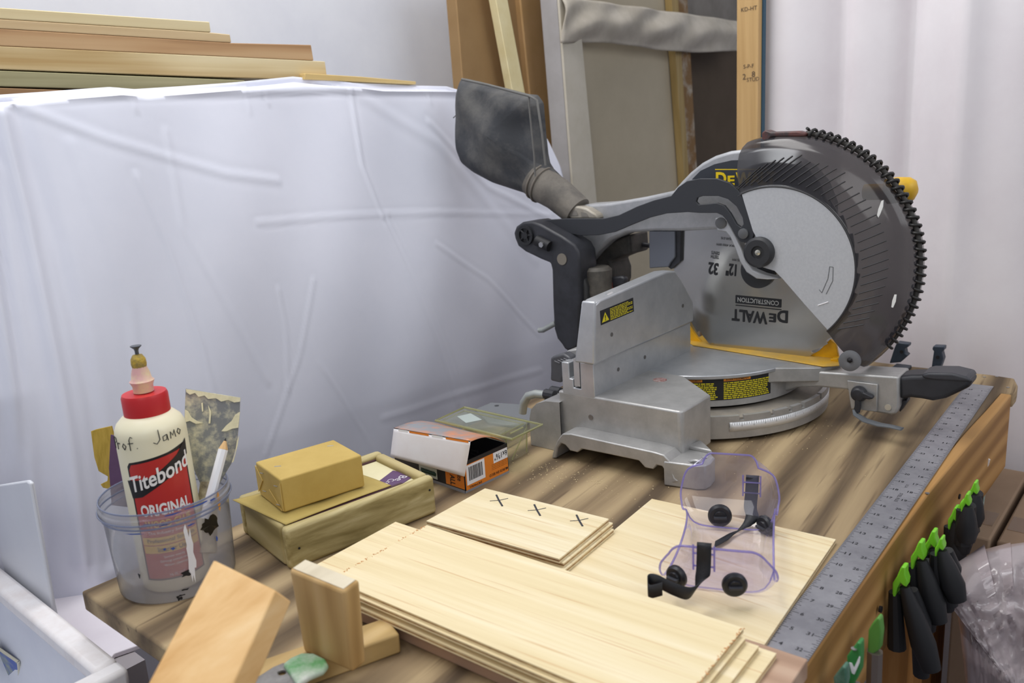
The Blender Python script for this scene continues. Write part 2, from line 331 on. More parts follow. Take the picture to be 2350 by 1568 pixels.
# ------------------------------------------------------------------ white plastic sheet
TOPP = [(-900, 225), (0, 215), (130, 206), (270, 196), (330, 201), (560, 185), (700, 171), (760, 178), (870, 192), (1050, 195), (1150, 222), (1256, 306), (1285, 375), (1296, 430)]
def tprof(z): return -.305+.085*math.sin(max(0, min(1, (.53-z)/.55))*PI/2)-.05*max(0, -z)
def onsheet(x, y):
    q = inT(TT(x, y, -.28))
    for _ in range(5): q = inT(TT(x, y, tprof(q[2])))
    return q
TOPQ = [onsheet(x, y) for x, y in TOPP]
def ztop(s):
    for (a, _, za), (b, _, zb) in zip(TOPQ, TOPQ[1:]):
        if a <= s <= b: k = (s-a)/(b-a); return za+(zb-za)*k
    return TOPQ[-1][2] if s > TOPQ[-1][0] else TOPQ[0][2]
CR = [([(310, 400), (385, 560), (465, 800), (510, 990)], .006, .008), ([(878, 500), (940, 640), (1050, 930)], .006, .006), ([(895, 495), (962, 640), (1068, 915)], -.004, .005),
      ([(800, 200), (830, 380), (880, 500)], .006, .008), ([(20, 235), (240, 320), (520, 400), (640, 415)], .004, .012), ([(590, 512), (760, 497), (1000, 488), (1270, 492)], .004, .008),
      ([(640, 660), (660, 760), (665, 900)], .004, .006), ([(610, 1050), (690, 820), (720, 640)], .004, .006), ([(730, 830), (840, 1000), (870, 1060)], .004, .005), ([(380, 300), (420, 520), (520, 700), (620, 880)], .003, .01),
      ([(0, 225), (130, 222), (300, 214), (560, 210), (760, 205), (1050, 212)], .010, .010), ([(980, 280), (1120, 430), (1260, 500)], .004, .012), ([(1000, 560), (1120, 640), (1240, 770)], .003, .008),
      ([(560, 190), (575, 260)], .004, .006), ([(975, 200), (985, 240)], .005, .006), ([(290, 200), (310, 260)], .005, .006), ([(600, 205), (620, 240)], .005, .006), ([(880, 960), (1050, 905), (1240, 850)], .003, .012),
      ([(0, 260), (60, 500), (110, 760), (190, 1290)], .020, .016), ([(40, 250), (130, 560), (200, 900), (250, 1290)], -.012, .02), ([(-60, 260), (-20, 600), (50, 1000), (100, 1290)], .022, .018), ([(-20, 400), (20, 700), (75, 1290)], -.016, .012),
      ([(760, 178), (1000, 330), (1230, 600)], .003, .02), ([(160, 330), (300, 700), (330, 1000)], .003, .015)]
CRQ = [([(lambda q: (q[0], q[2]))(onsheet(x, y)) for x, y in pl], a*.32, wd*.5) for pl, a, wd in CR]
def seg(p, a, b):
    dx, dy = b[0]-a[0], b[1]-a[1]; L = dx*dx+dy*dy; k = max(0, min(1, ((p[0]-a[0])*dx+(p[1]-a[1])*dy)/L)); return math.hypot(p[0]-a[0]-k*dx, p[1]-a[1]-k*dy)
def tarp(i, j):
    s = -.55+(TOPQ[-1][0]+.55)*i; zt = ztop(s); z = zt-(zt+.62)*(j**1.05)
    t = tprof(z)
    f = 0
    for pl, a, wd in CRQ:
        d = min(seg((s, z), p, q) for p, q in zip(pl, pl[1:]))
        if d < wd*3.5: f += a*math.exp(-(d/wd)**2)-a*.35*math.exp(-((d-wd*1.6)/wd)**2)
    f += .004*math.sin(s*11+z*5)*math.sin(z*7+1)+.002*math.sin(s*31-z*13)
    if j < .012: t -= .03
    if s < .08: t -= .10*min(1, (.08-s)/.12)*max(0, min(1, (.16-z)/.2))
    return T(s, t+f, z)
tp = MB().sheet(tarp, 420, 200).build('plastic_sheet', mat('white sheeting', '#e4e6f2', .42, var='#dcdfec', vs=2.2, bump=.05, bs=25), recalc=False, solid=.0012, smooth=80)
tag(tp, 'large creased white plastic sheet hung over lumber along the back of the bench', 'sheet')
dirt = MB()

# ------------------------------------------------------------------ left foreground: bin, panel, lower cloth
PLW = mat('white bin plastic', '#f2f4fa', .35, var='#e8ebf4', vs=6)
def rimbox(mb, s0, s1, t0, t1, z0, z1, wt):
    for a, b in (((s0, t0), (s1, t0+wt)), ((s0, t1-wt), (s1, t1)), ((s0, t0+wt), (s0+wt, t1-wt)), ((s1-wt, t0+wt), (s1, t1-wt))): mb.box(T, (a[0], a[1], z0), (b[0], b[1], z1))
bn = thing('plastic_bin', T(-.17, -.10, -.9), 'white plastic bin with a thick rim in the near left corner beside the bench', 'bin')
mb = MB(); rimbox(mb, -.34, -.008, -.285, .083, -.9, -.062, .006); mb.box(T, (-.334, -.279, -.34), (-.014, .077, -.33)); mb.build('bin_body', PLW, bn)
mb = MB(); rimbox(mb, -.352, -.002, -.295, .092, -.070, -.05, .024); mb.build('rim', mat('rim plastic', '#f6f3f3', .5, var='#ebe4e2', vs=30), bn, bevel=.005)
def sheetobj(name, pts, m, label, cat, th=.0012):
    n = (pts[1]-pts[0]).cross(pts[2]-pts[0]).normalized(); return tag(MB().prism(pts, n*th).build(name, m), label, cat)
PRT = mat('printed picture', '#2f55b4', .4, var='#c9cf7a', vs=22, vf=.56)
pc = thing('picture_card', T(-.22, -.02, -.33), 'small card with a blue and yellow printed picture standing inside the white bin', 'card')
a = [G(-30, 1470, -.16), G(42, 1520, -.16)]; c0, c1 = a
c2, c3 = G(52, 1640, -.30), G(-30, 1600, -.30)
MB().prism([c0, c1, c2, c3], Vector((.001, .001, 0))).build('print', PRT, pc)
MB().tube([c0, c1, c2], .0018, 6).build('card_border', mat('cream border', '#ded9c4', .6), pc)
pn = MB().prism([TS(-40, 1120, .003), TS(60, 1104, .003), TS(68, 1110, .003), TS(118, 1390, .003), T(.003, -.105, -.5), T(.003, -.22, -.5)], _D*.005).build('white_panel', mat('pale grey sheet plastic', '#e2e4ea', .4, var='#dadde4', vs=3), bevel=.002)
tag(pn, 'pale grey plastic panel standing upright behind the white bin at the left edge', 'panel')
pn2 = MB().prism([G(80, 1268, -.12), G(105, 1281, -.12), G(222, 1336, -.12), G(420, 1445, -.12), G(308, 1484, -.12), G(262, 1500, -.12), G(200, 1580, -.12), G(110, 1520, -.12)], UP*-.006).build('foam_board', mat('white board', '#f3eef4', .6, var='#ebe4ec', vs=5), bevel=.001)
tag(pn2, 'white board lying below the left corner of the bench under the glue bucket', 'board')
cr = MB().box(T, (.03, -.16, -.9), (.06, -.03, -.1265)).build('board_trestle', mat('trestle', '#a19b9e', .8))
tag(cr, 'grey trestle under the low white board behind the bin', 'trestle')

# ================================================================== the workbench
PLYT = wood('bench plywood', ('#5a4b3a', '#8a765a', '#b29c78'), TA+.10, 'x', fine=34, long=2.6, rough=.7, rings=.6, bump=.3, streak='#6d5b46', pos=(.27, .49, .74))
APR = wood('apron pine', ('#8c6434', '#aa7f48', '#bd925a'), TA, 'x', fine=55, long=1.4, rings=1, rough=.6)
bench = thing('workbench', T(.6, .3, -.9), 'worn plywood workbench top with a pine apron, carrying the saw and the wood', 'workbench')
top = [(0, .0), (.004, .30), (0, .622), (.28, .618), (.42, .614), (.70, .608), (.90, .609), (1.02, .612), (1.112, .613), (1.114, .630), (1.14, .630), (1.165, .627), (1.20, .616), (1.205, .58), (1.198, .45), (1.204, .30), (1.2, .0)]
MB().prism([T(s, t, 0) for s, t in top], UP*-.022).build('bench_top', PLYT, bench, bevel=.0025)
ap = [(0, .6375), (.28, .6335), (.42, .6285), (.55, .6255), (.70, .623), (.90, .625), (1.02, .627), (1.112, .628), (1.112, .6135), (1.02, .6125), (.90, .6095), (.70, .6085), (.42, .6145), (.28, .6185), (0, .6225)]
MB().prism([T(s, t, -.0006) for s, t in ap], UP*-.118).build('apron', APR, bench, bevel=.002)
MB().box(T, (.22, .02, -.11), (.24, .60, -.0225)).build('near_rail', APR, bench, bevel=.002)
MB().box(T, (1.12, .03, -.135), (1.14, .60, -.0225)).build('far_rail', APR, bench, bevel=.002)
for s, t in ((.14, .05), (.14, .51), (1.04, .52), (1.04, .03), (.80, .545)):
    MB().box(T, (s, t, -.9), (s+.075, t+.04, -.12 if s < 1 else -.0225)).build('leg', wood('leg pine', ('#8e6234', '#a9763f', '#bd8c54'), 0, 'z'), bench, bevel=.002)
for s, z in ((.98, -.05), (.83, -.06), (.80, -.085), (.50, -.052), (.36, -.05), (1.10, -.05), (1.09, -.09)): MB().cyl(T(s, (.6235 if s > .7 else .6285-(.5-s)*.03 if s <= .5 else .6262), z), _N, .0034, .0025, 10).build('screw_head', mat('dark screw', '#2c2a2c', .5, .5), bench)
for x, y in ((2233, 938), (2287, 865), (2313, 890), (2259, 866), (1960, 1490), (2128, 1133)):
    MB().cyl(G(x, y, 0)+UP*.0001, UP, .0025, .0006, 10).build('nail_head', STEEL, bench)

# steel rule
rth = .88675; rd = Vector((math.cos(rth), math.sin(rth), 0)); rn = Vector((-rd.y, rd.x, 0)); ro = Vector((.16304, .50693, Z0)); IN = .0254
def RL(n, k, z=0): return ro+rd*(n*IN)+rn*(k*IN)+UP*z
rule = thing('steel_rule', RL(18, .7), 'long steel ruler lying along the right edge of the bench', 'ruler')
MB().hexa([RL(-2, 0, .0003), RL(36.25, 0, .0003), RL(36.25, 1.4577, .0003), RL(-2, 1.4577, .0003)], [RL(-2, 0, .0014), RL(36.25, 0, .0014), RL(36.25, 1.4577, .0014), RL(-2, 1.4577, .0014)]).build('blade', mat('worn steel', '#a9a9ae', .42, .55, var='#8d8d93', vs=14, bump=.06, bs=80), rule)
tk = MB()
for i in range(-16, 36*8):
    n = i/8; ln = .30 if i % 8 == 0 else (.2 if i % 4 == 0 else (.14 if i % 2 == 0 else .10)); wd = .016
    for side in (0, 1):
        k0, k1 = (1.4577, 1.4577-ln) if side else (0, ln)
        tk.add([RL(n-wd, k0, .00145), RL(n+wd, k0, .00145), RL(n+wd, k1, .00145), RL(n-wd, k1, .00145)], [(0, 1, 2, 3)])
tk.build('graduations', mat('etched black', '#3a3a40', .6), rule, smooth=0, recalc=False)
nm = MB()
for i in range(3, 36):
    for k, tx in ((1.04, str(i)), (.43, str(36-i))):
        nm.text(tx, plane_fn(RL(i+.0, k, .0015), -rn, rd), .0050, .0056 if len(tx) > 1 else None, .02)
nm.text('U.S.A.', plane_fn(RL(18.6, .72, .0015), -rd, -rn), .0032)
nm.text('STEEL RULE', plane_fn(RL(17.2, .72, .0015), -rd, -rn), .0036)
nm.build('numerals', mat('etched numerals', '#1f1f24', .6), rule, smooth=0, recalc=False)

# ================================================================== the mitre saw
saw = thing('mitre_saw', S(.05, .32, 0), 'large silver and black mitre saw with an exposed round blade standing on the bench', 'mitre saw')
TH = .0865                      # table height of the saw
# --- base casting: near wing
b = MB()
wing = [(-.012, .030), (.171, .030), (.1745, .034), (.1745, .108), (.104, .168), (.045, .172), (-.012, .172)]
b.prism([S(u, v, .020) for u, v in wing], UP*(TH-.020))
b.build('base_wing', SILVER, saw, bevel=.003, seg=3)
# far wing mirrored
b = MB(); b.prism([S(u, v, .0006) for u, v in [(-.012, .470), (.045, .470), (.104, .475), (.165, .535), (.165, .61), (-.012, .61)]], UP*TH)
b.build('base_wing', SILVER, saw, bevel=.003)
# base centre under the turret
b = MB(); b.prism([S(.045+.150*math.cos(a), .32+.150*math.sin(a), .004) for a in [2*PI*i/40 for i in range(40)]], UP*.03)
b.prism([S(u, v, .012) for u, v in [(-.10, .17), (.03, .17), (.03, .47), (-.10, .47)]], UP*.05)
b.build('base_centre', SILVER, saw, bevel=.002)
# foot rail with arches, in the plane v = 0
def P0(x, y): return V(x, y, .0)
rail = [(1266, 1053), (1268, 1040), (1278, 1012), (1290, 996), (1310, 996), (1400, 1016), (1500, 1038), (1523, 1045), (1535, 1058), (1548, 1098), (1556, 1106), (1541, 1110),
        (1533, 1104), (1528, 1084), (1519, 1071), (1507, 1068), (1499, 1078), (1480, 1074), (1466, 1058), (1400, 1044), (1335, 1031), (1325, 1039), (1308, 1035), (1297, 1022), (1288, 1018), (1280, 1028), (1276, 1052)]
b = MB(); b.prism([P0(x, y) for x, y in rail], _R*.031); b.build('foot_rail', SILVER, saw, bevel=.0015)
# corner foot with bolt holes
ft = [(.166, -.002), (.206, .006), (.2145, .012), (.216, .022), (.213, .040), (.203, .050), (.176, .052), (.166, .05)]
hole1 = [(.199+.0065*math.cos(a), .016+.0055*math.sin(a)) for a in [2*PI*i/16 for i in range(16)]]
hole2 = [(.203+.003*math.cos(a), .034+.003*math.sin(a)) for a in [2*PI*i/12 for i in range(12)]]
b = MB(); b.prism([S(u, v, .0005) for u, v in ft], UP*.0315, holes=[[S(u, v, .0005) for u, v in reversed(h)] for h in (hole1, hole2)])
b.build('corner_foot', SILVER, saw, bevel=.0018)
b = MB(); b.prism([S(u, v, .031) for u, v in [(.172, .048), (.206, .048), (.176, .075)]], UP*.006); b.build('foot_gusset', SILVER, saw, bevel=.002)
b = MB(); b.cyl(V(1356, 958, .0296), -_R, .0036, .0006, 16); b.build('side_screw', STEEL, saw)
# rear shoulder of the base
b = MB()
def shoulder(i, j):
    v = .024+.14*i; a = PI/2*j
    pr = [(-.060, .0005), (-.060, .040), (-.056, .054), (-.046, .064), (-.030, .070), (-.006, .072)]
    k = j*(len(pr)-1); n = min(int(k), len(pr)-2); f = k-n
    u = pr[n][0]+(pr[n+1][0]-pr[n][0])*f; z = pr[n][1]+(pr[n+1][1]-pr[n][1])*f
    return S(u, v, z)
b.sheet(shoulder, 1, 20)
e0 = [shoulder(0, j/20) for j in range(21)]+[S(-.006, .024, .0005)]; b.add(e0, [tuple(range(len(e0)))])
b.build('rear_shoulder', SILVER, saw, smooth=40)
b = MB(); b.prism([G(x, y, .0006) for x, y in ((1090, 945), (1128, 929), (1190, 933), (1240, 950), (1200, 985), (1120, 975))], UP*.004)
b.build('rear_foot', mat('dark grey casting', '#84878a', .5, .3), saw, bevel=.001)
MB().cyl(G(1140, 932, .0042), UP, .004, .0005, 14).build('rear_foot_hole', mat('dark hole', '#35363a', .6), saw)
# bent steel bar with clips
bar = [V(1199, 948, .075), V(1202, 925, .075), V(1212, 909, .075), V(1230, 904, .075), V(1262, 908, .075), V(1310, 920, .075)]
b = MB(); b.tube(bar, .0062, 12); b.build('rear_bar', mat('zinc bar', '#b9beb9', .38, .6), saw, smooth=80)
for x, y, dv in ((1262, 906, -.004), (1276, 899, .02)):
    b = MB(); q = V(x, y, .072+dv); b.box(lambda a, c, d: q+_F*a+_R*c+UP*d, (-.006, -.008, -.018), (.006, .004, -.006)); b.tube([q+_F*-.009, q+_F*.009], .0075, 10); b.build('bar_clip', BLACK, saw, bevel=.001)

# --- fence
b = MB(); b.prism([S(u, .030, z) for u, z in [(-.004, TH-.003), (.0475, TH-.003), (.0475, .131), (.026, .131), (.026, .094), (.014, .094), (.014, .106), (.008, .106), (.008, .128), (-.004, .128)]], _R*.268)
b.build('fence_base', MILLED, saw, bevel=.0012)
b = MB(); b.prism([S(.016, v, z) for v, z in [(.030, .097), (.290, .097), (.290, .135), (.030, .135)]], _F*.009); b.build('fence_slide', MILLED, saw)
fu = .0545
def FU(x, y, u=fu): q = inS(U(x, y, u)); return q[1], q[2]
outl = [FU(1364, 838), FU(1366, 700), FU(1378, 689), FU(1530, 624), FU(1550, 622), FU(1566, 645), FU(1591, 693), FU(1592, 738), FU(1560, 752)]
def profile(fr, outl, us): pass
b = MB(); b.prism([S(fu-.0225, v, z) for v, z in outl], _F*.0225)
# sloping end web
b.hexa([S(.0235, outl[0][0]-.001, outl[0][1]), S(fu, outl[0][0]-.001, outl[0][1]), S(fu, outl[0][0]+.004, outl[0][1]), S(.0235, outl[0][0]+.004, outl[0][1])],
       [S(.034, outl[1][0]-.001, outl[1][1]+.004), S(fu, outl[1][0]-.001, outl[1][1]+.004), S(fu, outl[1][0]+.004, outl[1][1]+.004), S(.034, outl[1][0]+.004, outl[1][1]+.004)])
fence = b.build('sliding_fence', MILLED, saw, bevel=.0025, seg=3)
# far sliding fence on the other side
b = MB(); b.prism([S(.0325, v, z) for v, z in [(.40, .10), (.60, .10), (.60, .18), (.44, .18), (.40, .14)]], _F*.020); b.build('sliding_fence', MILLED, saw, bevel=.002)
b = MB()
for x, y in ((1404, 768), (1567, 702)): b.cyl(U(x, y, fu+.0001), _F, .0028, .0004, 14)
for x, y in ((1419, 848), (1480, 820)): b.cyl(U(x, y, .0476), _F, .0028, .0004, 14)
b.build('fence_holes', mat('pale hole', '#6c6a68', .5, .5), saw)
for x0, y0, x1, y1 in ((1392, 681, 1404, 675), (1508, 634, 1521, 630)):
    b = MB(); b.tube([U(x0, y0, fu-.008), U(x1, y1, fu-.008)], .0035, 8); b.build('fence_notch', mat('bright notch', '#d5d7d8', .3, .8), saw)
# warning label on the fence
lab = [U(1377, 714, fu+.0002), U(1453, 683, fu+.0002), U(1455, 715, fu+.0002), U(1379, 747, fu+.0002)]
LB = MB().add(lab, [(3, 2, 1, 0)]).build('warning_label', INK, saw, smooth=0, recalc=False)
YT = mat('label yellow', '#d8c91e', .5); OT = mat('label orange', '#e08a1e', .5)
def LQ(a, c, q=lab): return (q[0]*(1-a)+q[1]*a)*(1-c)+(q[3]*(1-a)+q[2]*a)*c+_F*.0002
b = MB(); b.add([LQ(.03, .86), LQ(.24, .84), LQ(.135, .20)], [(0, 1, 2)]); b.build('warning_triangle', YT, LB, smooth=0, recalc=False)
b = MB(); xa = (lab[1]-lab[0]).normalized(); ya = (lab[0]-lab[3]).normalized()
b.text('!', plane_fn(LQ(.135, .60), xa, ya, .0003), .0075, bold=.03); b.build('exclamation_mark', INK, LB, smooth=0, recalc=False)
b = MB()
for r in range(8):
    x = .28
    while x < (.95 if r % 3 else .78):
        wdt = random.uniform(.03, .11); c = .12+r*.105; b.add([LQ(x, c), LQ(min(.96, x+wdt), c), LQ(min(.96, x+wdt), c+.055), LQ(x, c+.055)], [(3, 2, 1, 0)]); x += wdt+.015
b.build('fine_print', YT, LB, smooth=0, recalc=False)
# clamp knob of the fence at the rear
b = MB(); kk = [(1262, 822), (1268, 818), (1292, 812), (1309, 822), (1312, 832), (1297, 842), (1295, 862), (1286, 880), (1262, 874), (1263, 850)]
b.prism([V(x, y, .045) for x, y in kk], _R*.022); b.build('fence_knob', mat('dark grey knob', '#4a4b50', .4), saw, bevel=.004, seg=3)
b = MB()
for i in range(4): b.tube([V(1273+i*7, 829-i*2, .0448), V(1285+i*7, 834-i*2, .0448)], .0009, 6)
b.build('knob_ridges', mat('ridge grey', '#6a6b70', .5), saw)
b = MB(); b.prism([V(x, y, .06) for x, y in ((1300, 805), (1330, 800), (1330, 845), (1302, 845))], _R*.03); b.build('knob_bracket', SILVER, saw, bevel=.002)

# --- turret
tc = (.045, .32); TR = .163
tbl = arcpts(tc, TR, math.radians(-93), math.radians(93), 48)
b = MB(); b.prism([S(u, v, TH-.006) for u, v in tbl], UP*.0058); b.build('turret_table', MILLED, saw, bevel=.0012)
b = MB(); b.prism([S(tc[0]+(TR-.004)*math.cos(a), tc[1]+(TR-.004)*math.sin(a), .04) for a in [math.radians(-93+186*i/40) for i in range(41)]], UP*(TH-.0463-.0001)); b.build('turret_wall', SILVER, saw)
# label strip on the curved wall
def wall(a, z, r=TR-.0036): return S(tc[0]+r*math.cos(a), tc[1]+r*math.sin(a), z)
def angat(x, y, z):
    u, v, _ = inS(G(x, y, z)); return math.atan2(v-tc[1], u-tc[0])
a0, a1 = math.radians(-72), angat(1777, 850, .084)-.004
STR = MB().sheet(lambda i, j: wall(a0+(a1-a0)*i, .081-.032*j), 40, 1).build('warning_label', INK, saw, smooth=80, recalc=False)
b = MB(); hd = MB(); ht = MB()
for c0, c1 in ((a0+.05, a0+(a1-a0)*.40), (a0+(a1-a0)*.46, a1-.015)):
    for r in range(9):
        x = c0
        e = c1-random.uniform(0, .04)
        while x < e:
            wdt = random.uniform(.01, .05); z = .0745-r*.0028
            b.sheet(lambda i, j: wall(x+(min(e, x+wdt)-x)*i, z-.0017*j, TR-.0033), 2, 1); x += wdt+.006
    hw = (c1-c0)*.55
    hd.sheet(lambda i, j: wall(c0+hw*i, .0805-.0042*j, TR-.0033), 6, 1)
    ht.text('AVERTISSEMENT', lambda x, y: wall(c0+hw/2+x/TR, .0784+y, TR-.0030), .0026, hw*TR*.86, .01)
b.build('fine_print', YT, STR, smooth=0, recalc=False); hd.build('orange_header', OT, STR, smooth=0, recalc=False); ht.build('header_words', INK, STR, smooth=0, recalc=False)
MB().lathe([(.0, 0), (.0095, 0), (.0095, .0007), (.0, .0007)], S(.085, .135, TH), UP, 24, close=False).build('round_badge', mat('badge', '#b9a8a4', .4, var='#8a4a44', vs=160), saw)
# mitre scale: ledge, rim with detents, white scale
R1, R0 = .197, .166
def ring(mb, r0, r1, a, c, z0, z1, n=6, off=(0, 0)):
    pts = [S(tc[0]+r1*math.cos(a+(c-a)*i/n), tc[1]+r1*math.sin(a+(c-a)*i/n), z0) for i in range(n+1)]+[S(tc[0]+r0*math.cos(c+(a-c)*i/n), tc[1]+r0*math.sin(c+(a-c)*i/n), z0) for i in range(n+1)]
    mb.prism(pts, UP*(z1-z0))
sa, sb = math.radians(-58), math.radians(62)
b = MB(); ring(b, .145, R1-.004, sa, sb, .010, .034, 40); b.build('scale_ledge', mat('dusty casting', '#a89f92', .7, .2, var='#8f8a82', vs=30), saw)
b = MB(); cur = sa
for nn in [math.radians(d) for d in (-45, -31.6, -22.5, -15, 0, 15, 22.5, 31.6, 45)]:
    ring(b, R1-.006, R1, cur, nn-.017, .006, .038, 8); ring(b, R1-.006, R1, nn-.017, nn+.017, .006, .031, 2); cur = nn+.017
ring(b, R1-.006, R1, cur, sb, .006, .038, 8)
b.build('detent_rim', SILVER, saw)
b = MB(); b.sheet(lambda i, j: S(tc[0]+(R1+.0006)*math.cos(math.radians(-50+100*i)), tc[1]+(R1+.0006)*math.sin(math.radians(-50+100*i)), .029-.0125*j), 50, 1)
SCL = b.build('mitre_scale', mat('white scale strip', '#e6e7e8', .35, .2), saw, smooth=80, recalc=False, solid=.0006)
b = MB()
for d in range(-50, 51):
    a = math.radians(d); ln = .006 if d % 5 == 0 else .0035
    q = lambda z, da: S(tc[0]+(R1+.0012)*math.cos(a+da), tc[1]+(R1+.0012)*math.sin(a+da), z)
    b.add([q(.0285, -.0009), q(.0285, .0009), q(.0285-ln, .0009), q(.0285-ln, -.0009)], [(0, 1, 2, 3)])
b.build('degree_marks', INK, SCL, smooth=0, recalc=False)
b = MB(); u_, v_, _ = inS(G(1752, 917, .034)); b.lathe([(.0055, 0), (.0055, .002), (.003, .003), (.0, .003)], S(u_, v_, .034), UP, 12, close=False); b.build('scale_bolt', mat('rusty bolt', '#5b4a42', .6, .4), saw)

# --- turret arm
arm = MB()
VN = .291
armp = [(1778, 845), (1880, 853), (2063, 865), (2063, 935), (2056, 951), (2045, 953), (1953, 938), (1946, 895), (1870, 888), (1830, 890), (1815, 895), (1780, 905)]
def Q(x, y, v=VN): return V(x, y, v)
arm.prism([Q(x, y) for x, y in armp], _R*.050)
arm.build('turret_arm', SILVER, saw, bevel=.003, seg=3)
b = MB(); b.prism([V(x, y, VN-.0005) for x, y in ((1946, 872), (2016, 881), (2014, 944), (1955, 937))], -_R*.004); b.build('detent_plate', SILVER, saw, bevel=.001)
b = MB(); b.cyl(V(2038, 935, VN-.0002), -_R, .0042, .0008, 18); b.build('arm_pin', mat('pale pin', '#c9c2b2', .4, .4), saw)
# flare joining the arm to the round table
b = MB(); q = inS(V(1880, 853, VN)); b.prism([S(u, v, TH-.022) for u, v in ((.14, .20), (.197, .262), (q[0], VN), (q[0]+.02, VN+.03), (.19, .37), (.14, .40))], UP*.0217)
b.build('turret_flare', SILVER, saw, bevel=.002)
b = MB(); b.prism([V(x, y, .295) for x, y in ((1945, 848), (2050, 858), (2050, 850), (1945, 840))], _R*.04); 
# bevel lock lever and knob
b = MB(); b.lathe([(0, 0), (.010, 0), (.011, .004), (.009, .012), (0, .013)], V(1974, 902, VN-.004), -_R, 20, close=False)
b.prism([V(x, y, VN-.016) for x, y in ((1974, 898), (2000, 909), (2004, 916), (1994, 918), (1970, 914))], _R*.010)
b.build('detent_knob', BLACK, saw, bevel=.002)
b = MB(); b.tube([V(1969, 915, VN-.012), V(1969, 932, VN-.012), V(1966, 945, VN-.012)], .0045, 8); b.build('knob_stem', BLACK, saw)
lv = [V(1962, 940, VN-.014), V(1964, 951, VN-.016), V(1985, 965, VN-.018), V(2018, 975, VN-.02), V(2045, 979, VN-.022), V(2070, 985, VN-.024)]
b = MB(); b.tube(lv, [.004, .006, .0075, .0075, .0065, .006], 10, squash=(UP, .28)); b.build('detent_lever', mat('grey lever', '#6d7175', .45, .3), saw)
# black grip
gp = [(2060, 865), (2090, 862), (2110, 862), (2130, 858), (2180, 858), (2220, 866), (2229, 878), (2228, 888), (2200, 902), (2170, 916), (2140, 922), (2115, 917), (2090, 914), (2062, 918)]
b = MB(); b.prism([V(x, y, .297) for x, y in gp], _R*.038); b.build('grip', mat('grip rubber', '#303136', .5, var='#26272b', vs=20, bump=.05), saw, bevel=.008, seg=4)
gp2 = [(2112, 861), (2130, 856), (2185, 857), (2222, 866), (2228, 878), (2200, 876), (2140, 873), (2120, 870)]
b = MB(); b.prism([V(x, y, .2955) for x, y in gp2], _R*.041); b.build('grip_lever', mat('grip top', '#3a3b40', .45), saw, bevel=.003, seg=3)
b = MB(); b.prism([V(x, y, .305) for x, y in ((2060, 925), (2075, 918), (2082, 922), (2064, 948))], _R*.02); b.build('grip_trigger', BLACK, saw, bevel=.002)

# --- kerf insert
b = MB(); kp = [G(1579, 788, TH), G(1590, 794, TH), G(1740, 818, TH), G(1890, 843, TH), G(1926, 841, TH), G(1924, 824, TH), G(1850, 808, TH), G(1612, 772, TH)]
kp = [p+UP*.0002 for p in kp]; b.prism(kp, UP*.0016); b.build('kerf_plate', mat('dusty yellow', '#e8b530', .5, var='#c9a65a', vs=18), saw, bevel=.0005)
b = MB()
for pts in ([(1562, 742), (1580, 748), (1600, 775), (1622, 797), (1600, 800), (1575, 772)],):
    b.prism([V(x, y, .345) for x, y in pts], _R*.006)
b.build('yellow_guard_insert', YELLOW, saw, bevel=.0008); b = MB()
for pts in ([(1842, 826), (1880, 805), (1905, 779), (1918, 790), (1925, 826), (1920, 840)],):
    b.prism([V(x, y, .338) for x, y in pts], _R*.006)
b.build('yellow_guard_insert', YELLOW, saw, bevel=.0008)
b = MB(); b.prism([V(x, y, .322) for x, y in ((1903, 842), (1906, 824), (1923, 822), (1926, 838), (1922, 844))], _R*.012); b.build('guard_stop', YELLOW, saw, bevel=.001)

# --- blade: own frame, z along the axle
BC = S(.142, .333, .211); Mbl = Matrix((( _F.x, 0, -_R.x, BC.x), (_F.y, 0, -_R.y, BC.y), (_F.z, 1, 0, BC.z), (0, 0, 0, 1)))
# columns: x = F, y = up, z = -R (towards the near side)
bm = MB(); NT = 32; KR = .955; pts = []
for i in range(NT):
    a = 2*PI*i/NT; 
    for da, r in ((0, .1510), (.018, .1512), (.024, .1465), (.05, .1460), (.09, .1480), (.15, .1495)): pts.append(Vector((math.cos(a+da)*r*KR, math.sin(a+da)*r*KR, 0)))
bm.prism(pts, Vector((0, 0, .0022)), holes=[[Vector((.008*math.cos(2*PI*i/16), .008*math.sin(2*PI*i/16), 0)) for i in range(16)]])
me_m = bpy.data.materials.new('brushed blade'); me_m.use_nodes = True; nt = me_m.node_tree; pb = nt.nodes['Principled BSDF']
pb.inputs['Base Color'].default_value = lin('#b5b4b0'); pb.inputs['Metallic'].default_value = .95; pb.inputs['Roughness'].default_value = .33; pb.inputs['Anisotropic'].default_value = .9; pb.inputs['Anisotropic Rotation'].default_value = 0
tn = nt.nodes.new('ShaderNodeTangent'); tn.direction_type = 'RADIAL'; tn.axis = 'Z'; nt.links.new(tn.outputs[0], pb.inputs['Tangent'])
tcn = nt.nodes.new('ShaderNodeTexCoord'); gr = nt.nodes.new('ShaderNodeTexNoise'); gr.inputs['Scale'].default_value = 60; gr.inputs['Detail'].default_value = 4
mpn = nt.nodes.new('ShaderNodeMapping'); mpn.inputs['Scale'].default_value = (1, 1, .1); nt.links.new(tcn.outputs['Object'], mpn.inputs[0]); nt.links.new(mpn.outputs[0], gr.inputs['Vector'])
rr = nt.nodes.new('ShaderNodeMapRange'); rr.inputs[3].default_value = .16; rr.inputs[4].default_value = .26; nt.links.new(gr.outputs['Fac'], rr.inputs[0]); nt.links.new(rr.outputs[0], pb.inputs['Roughness'])
bl = bm.build('saw_blade', me_m, None, smooth=30, origin=(0, 0, 0)); bl.parent = saw; bl.matrix_local = Matrix.Translation(-wloc(saw)) @ Mbl; WL[bl.name] = BC
def BL(x, y, lift=.0030): return BC+_F*x+UP*y-_R*lift
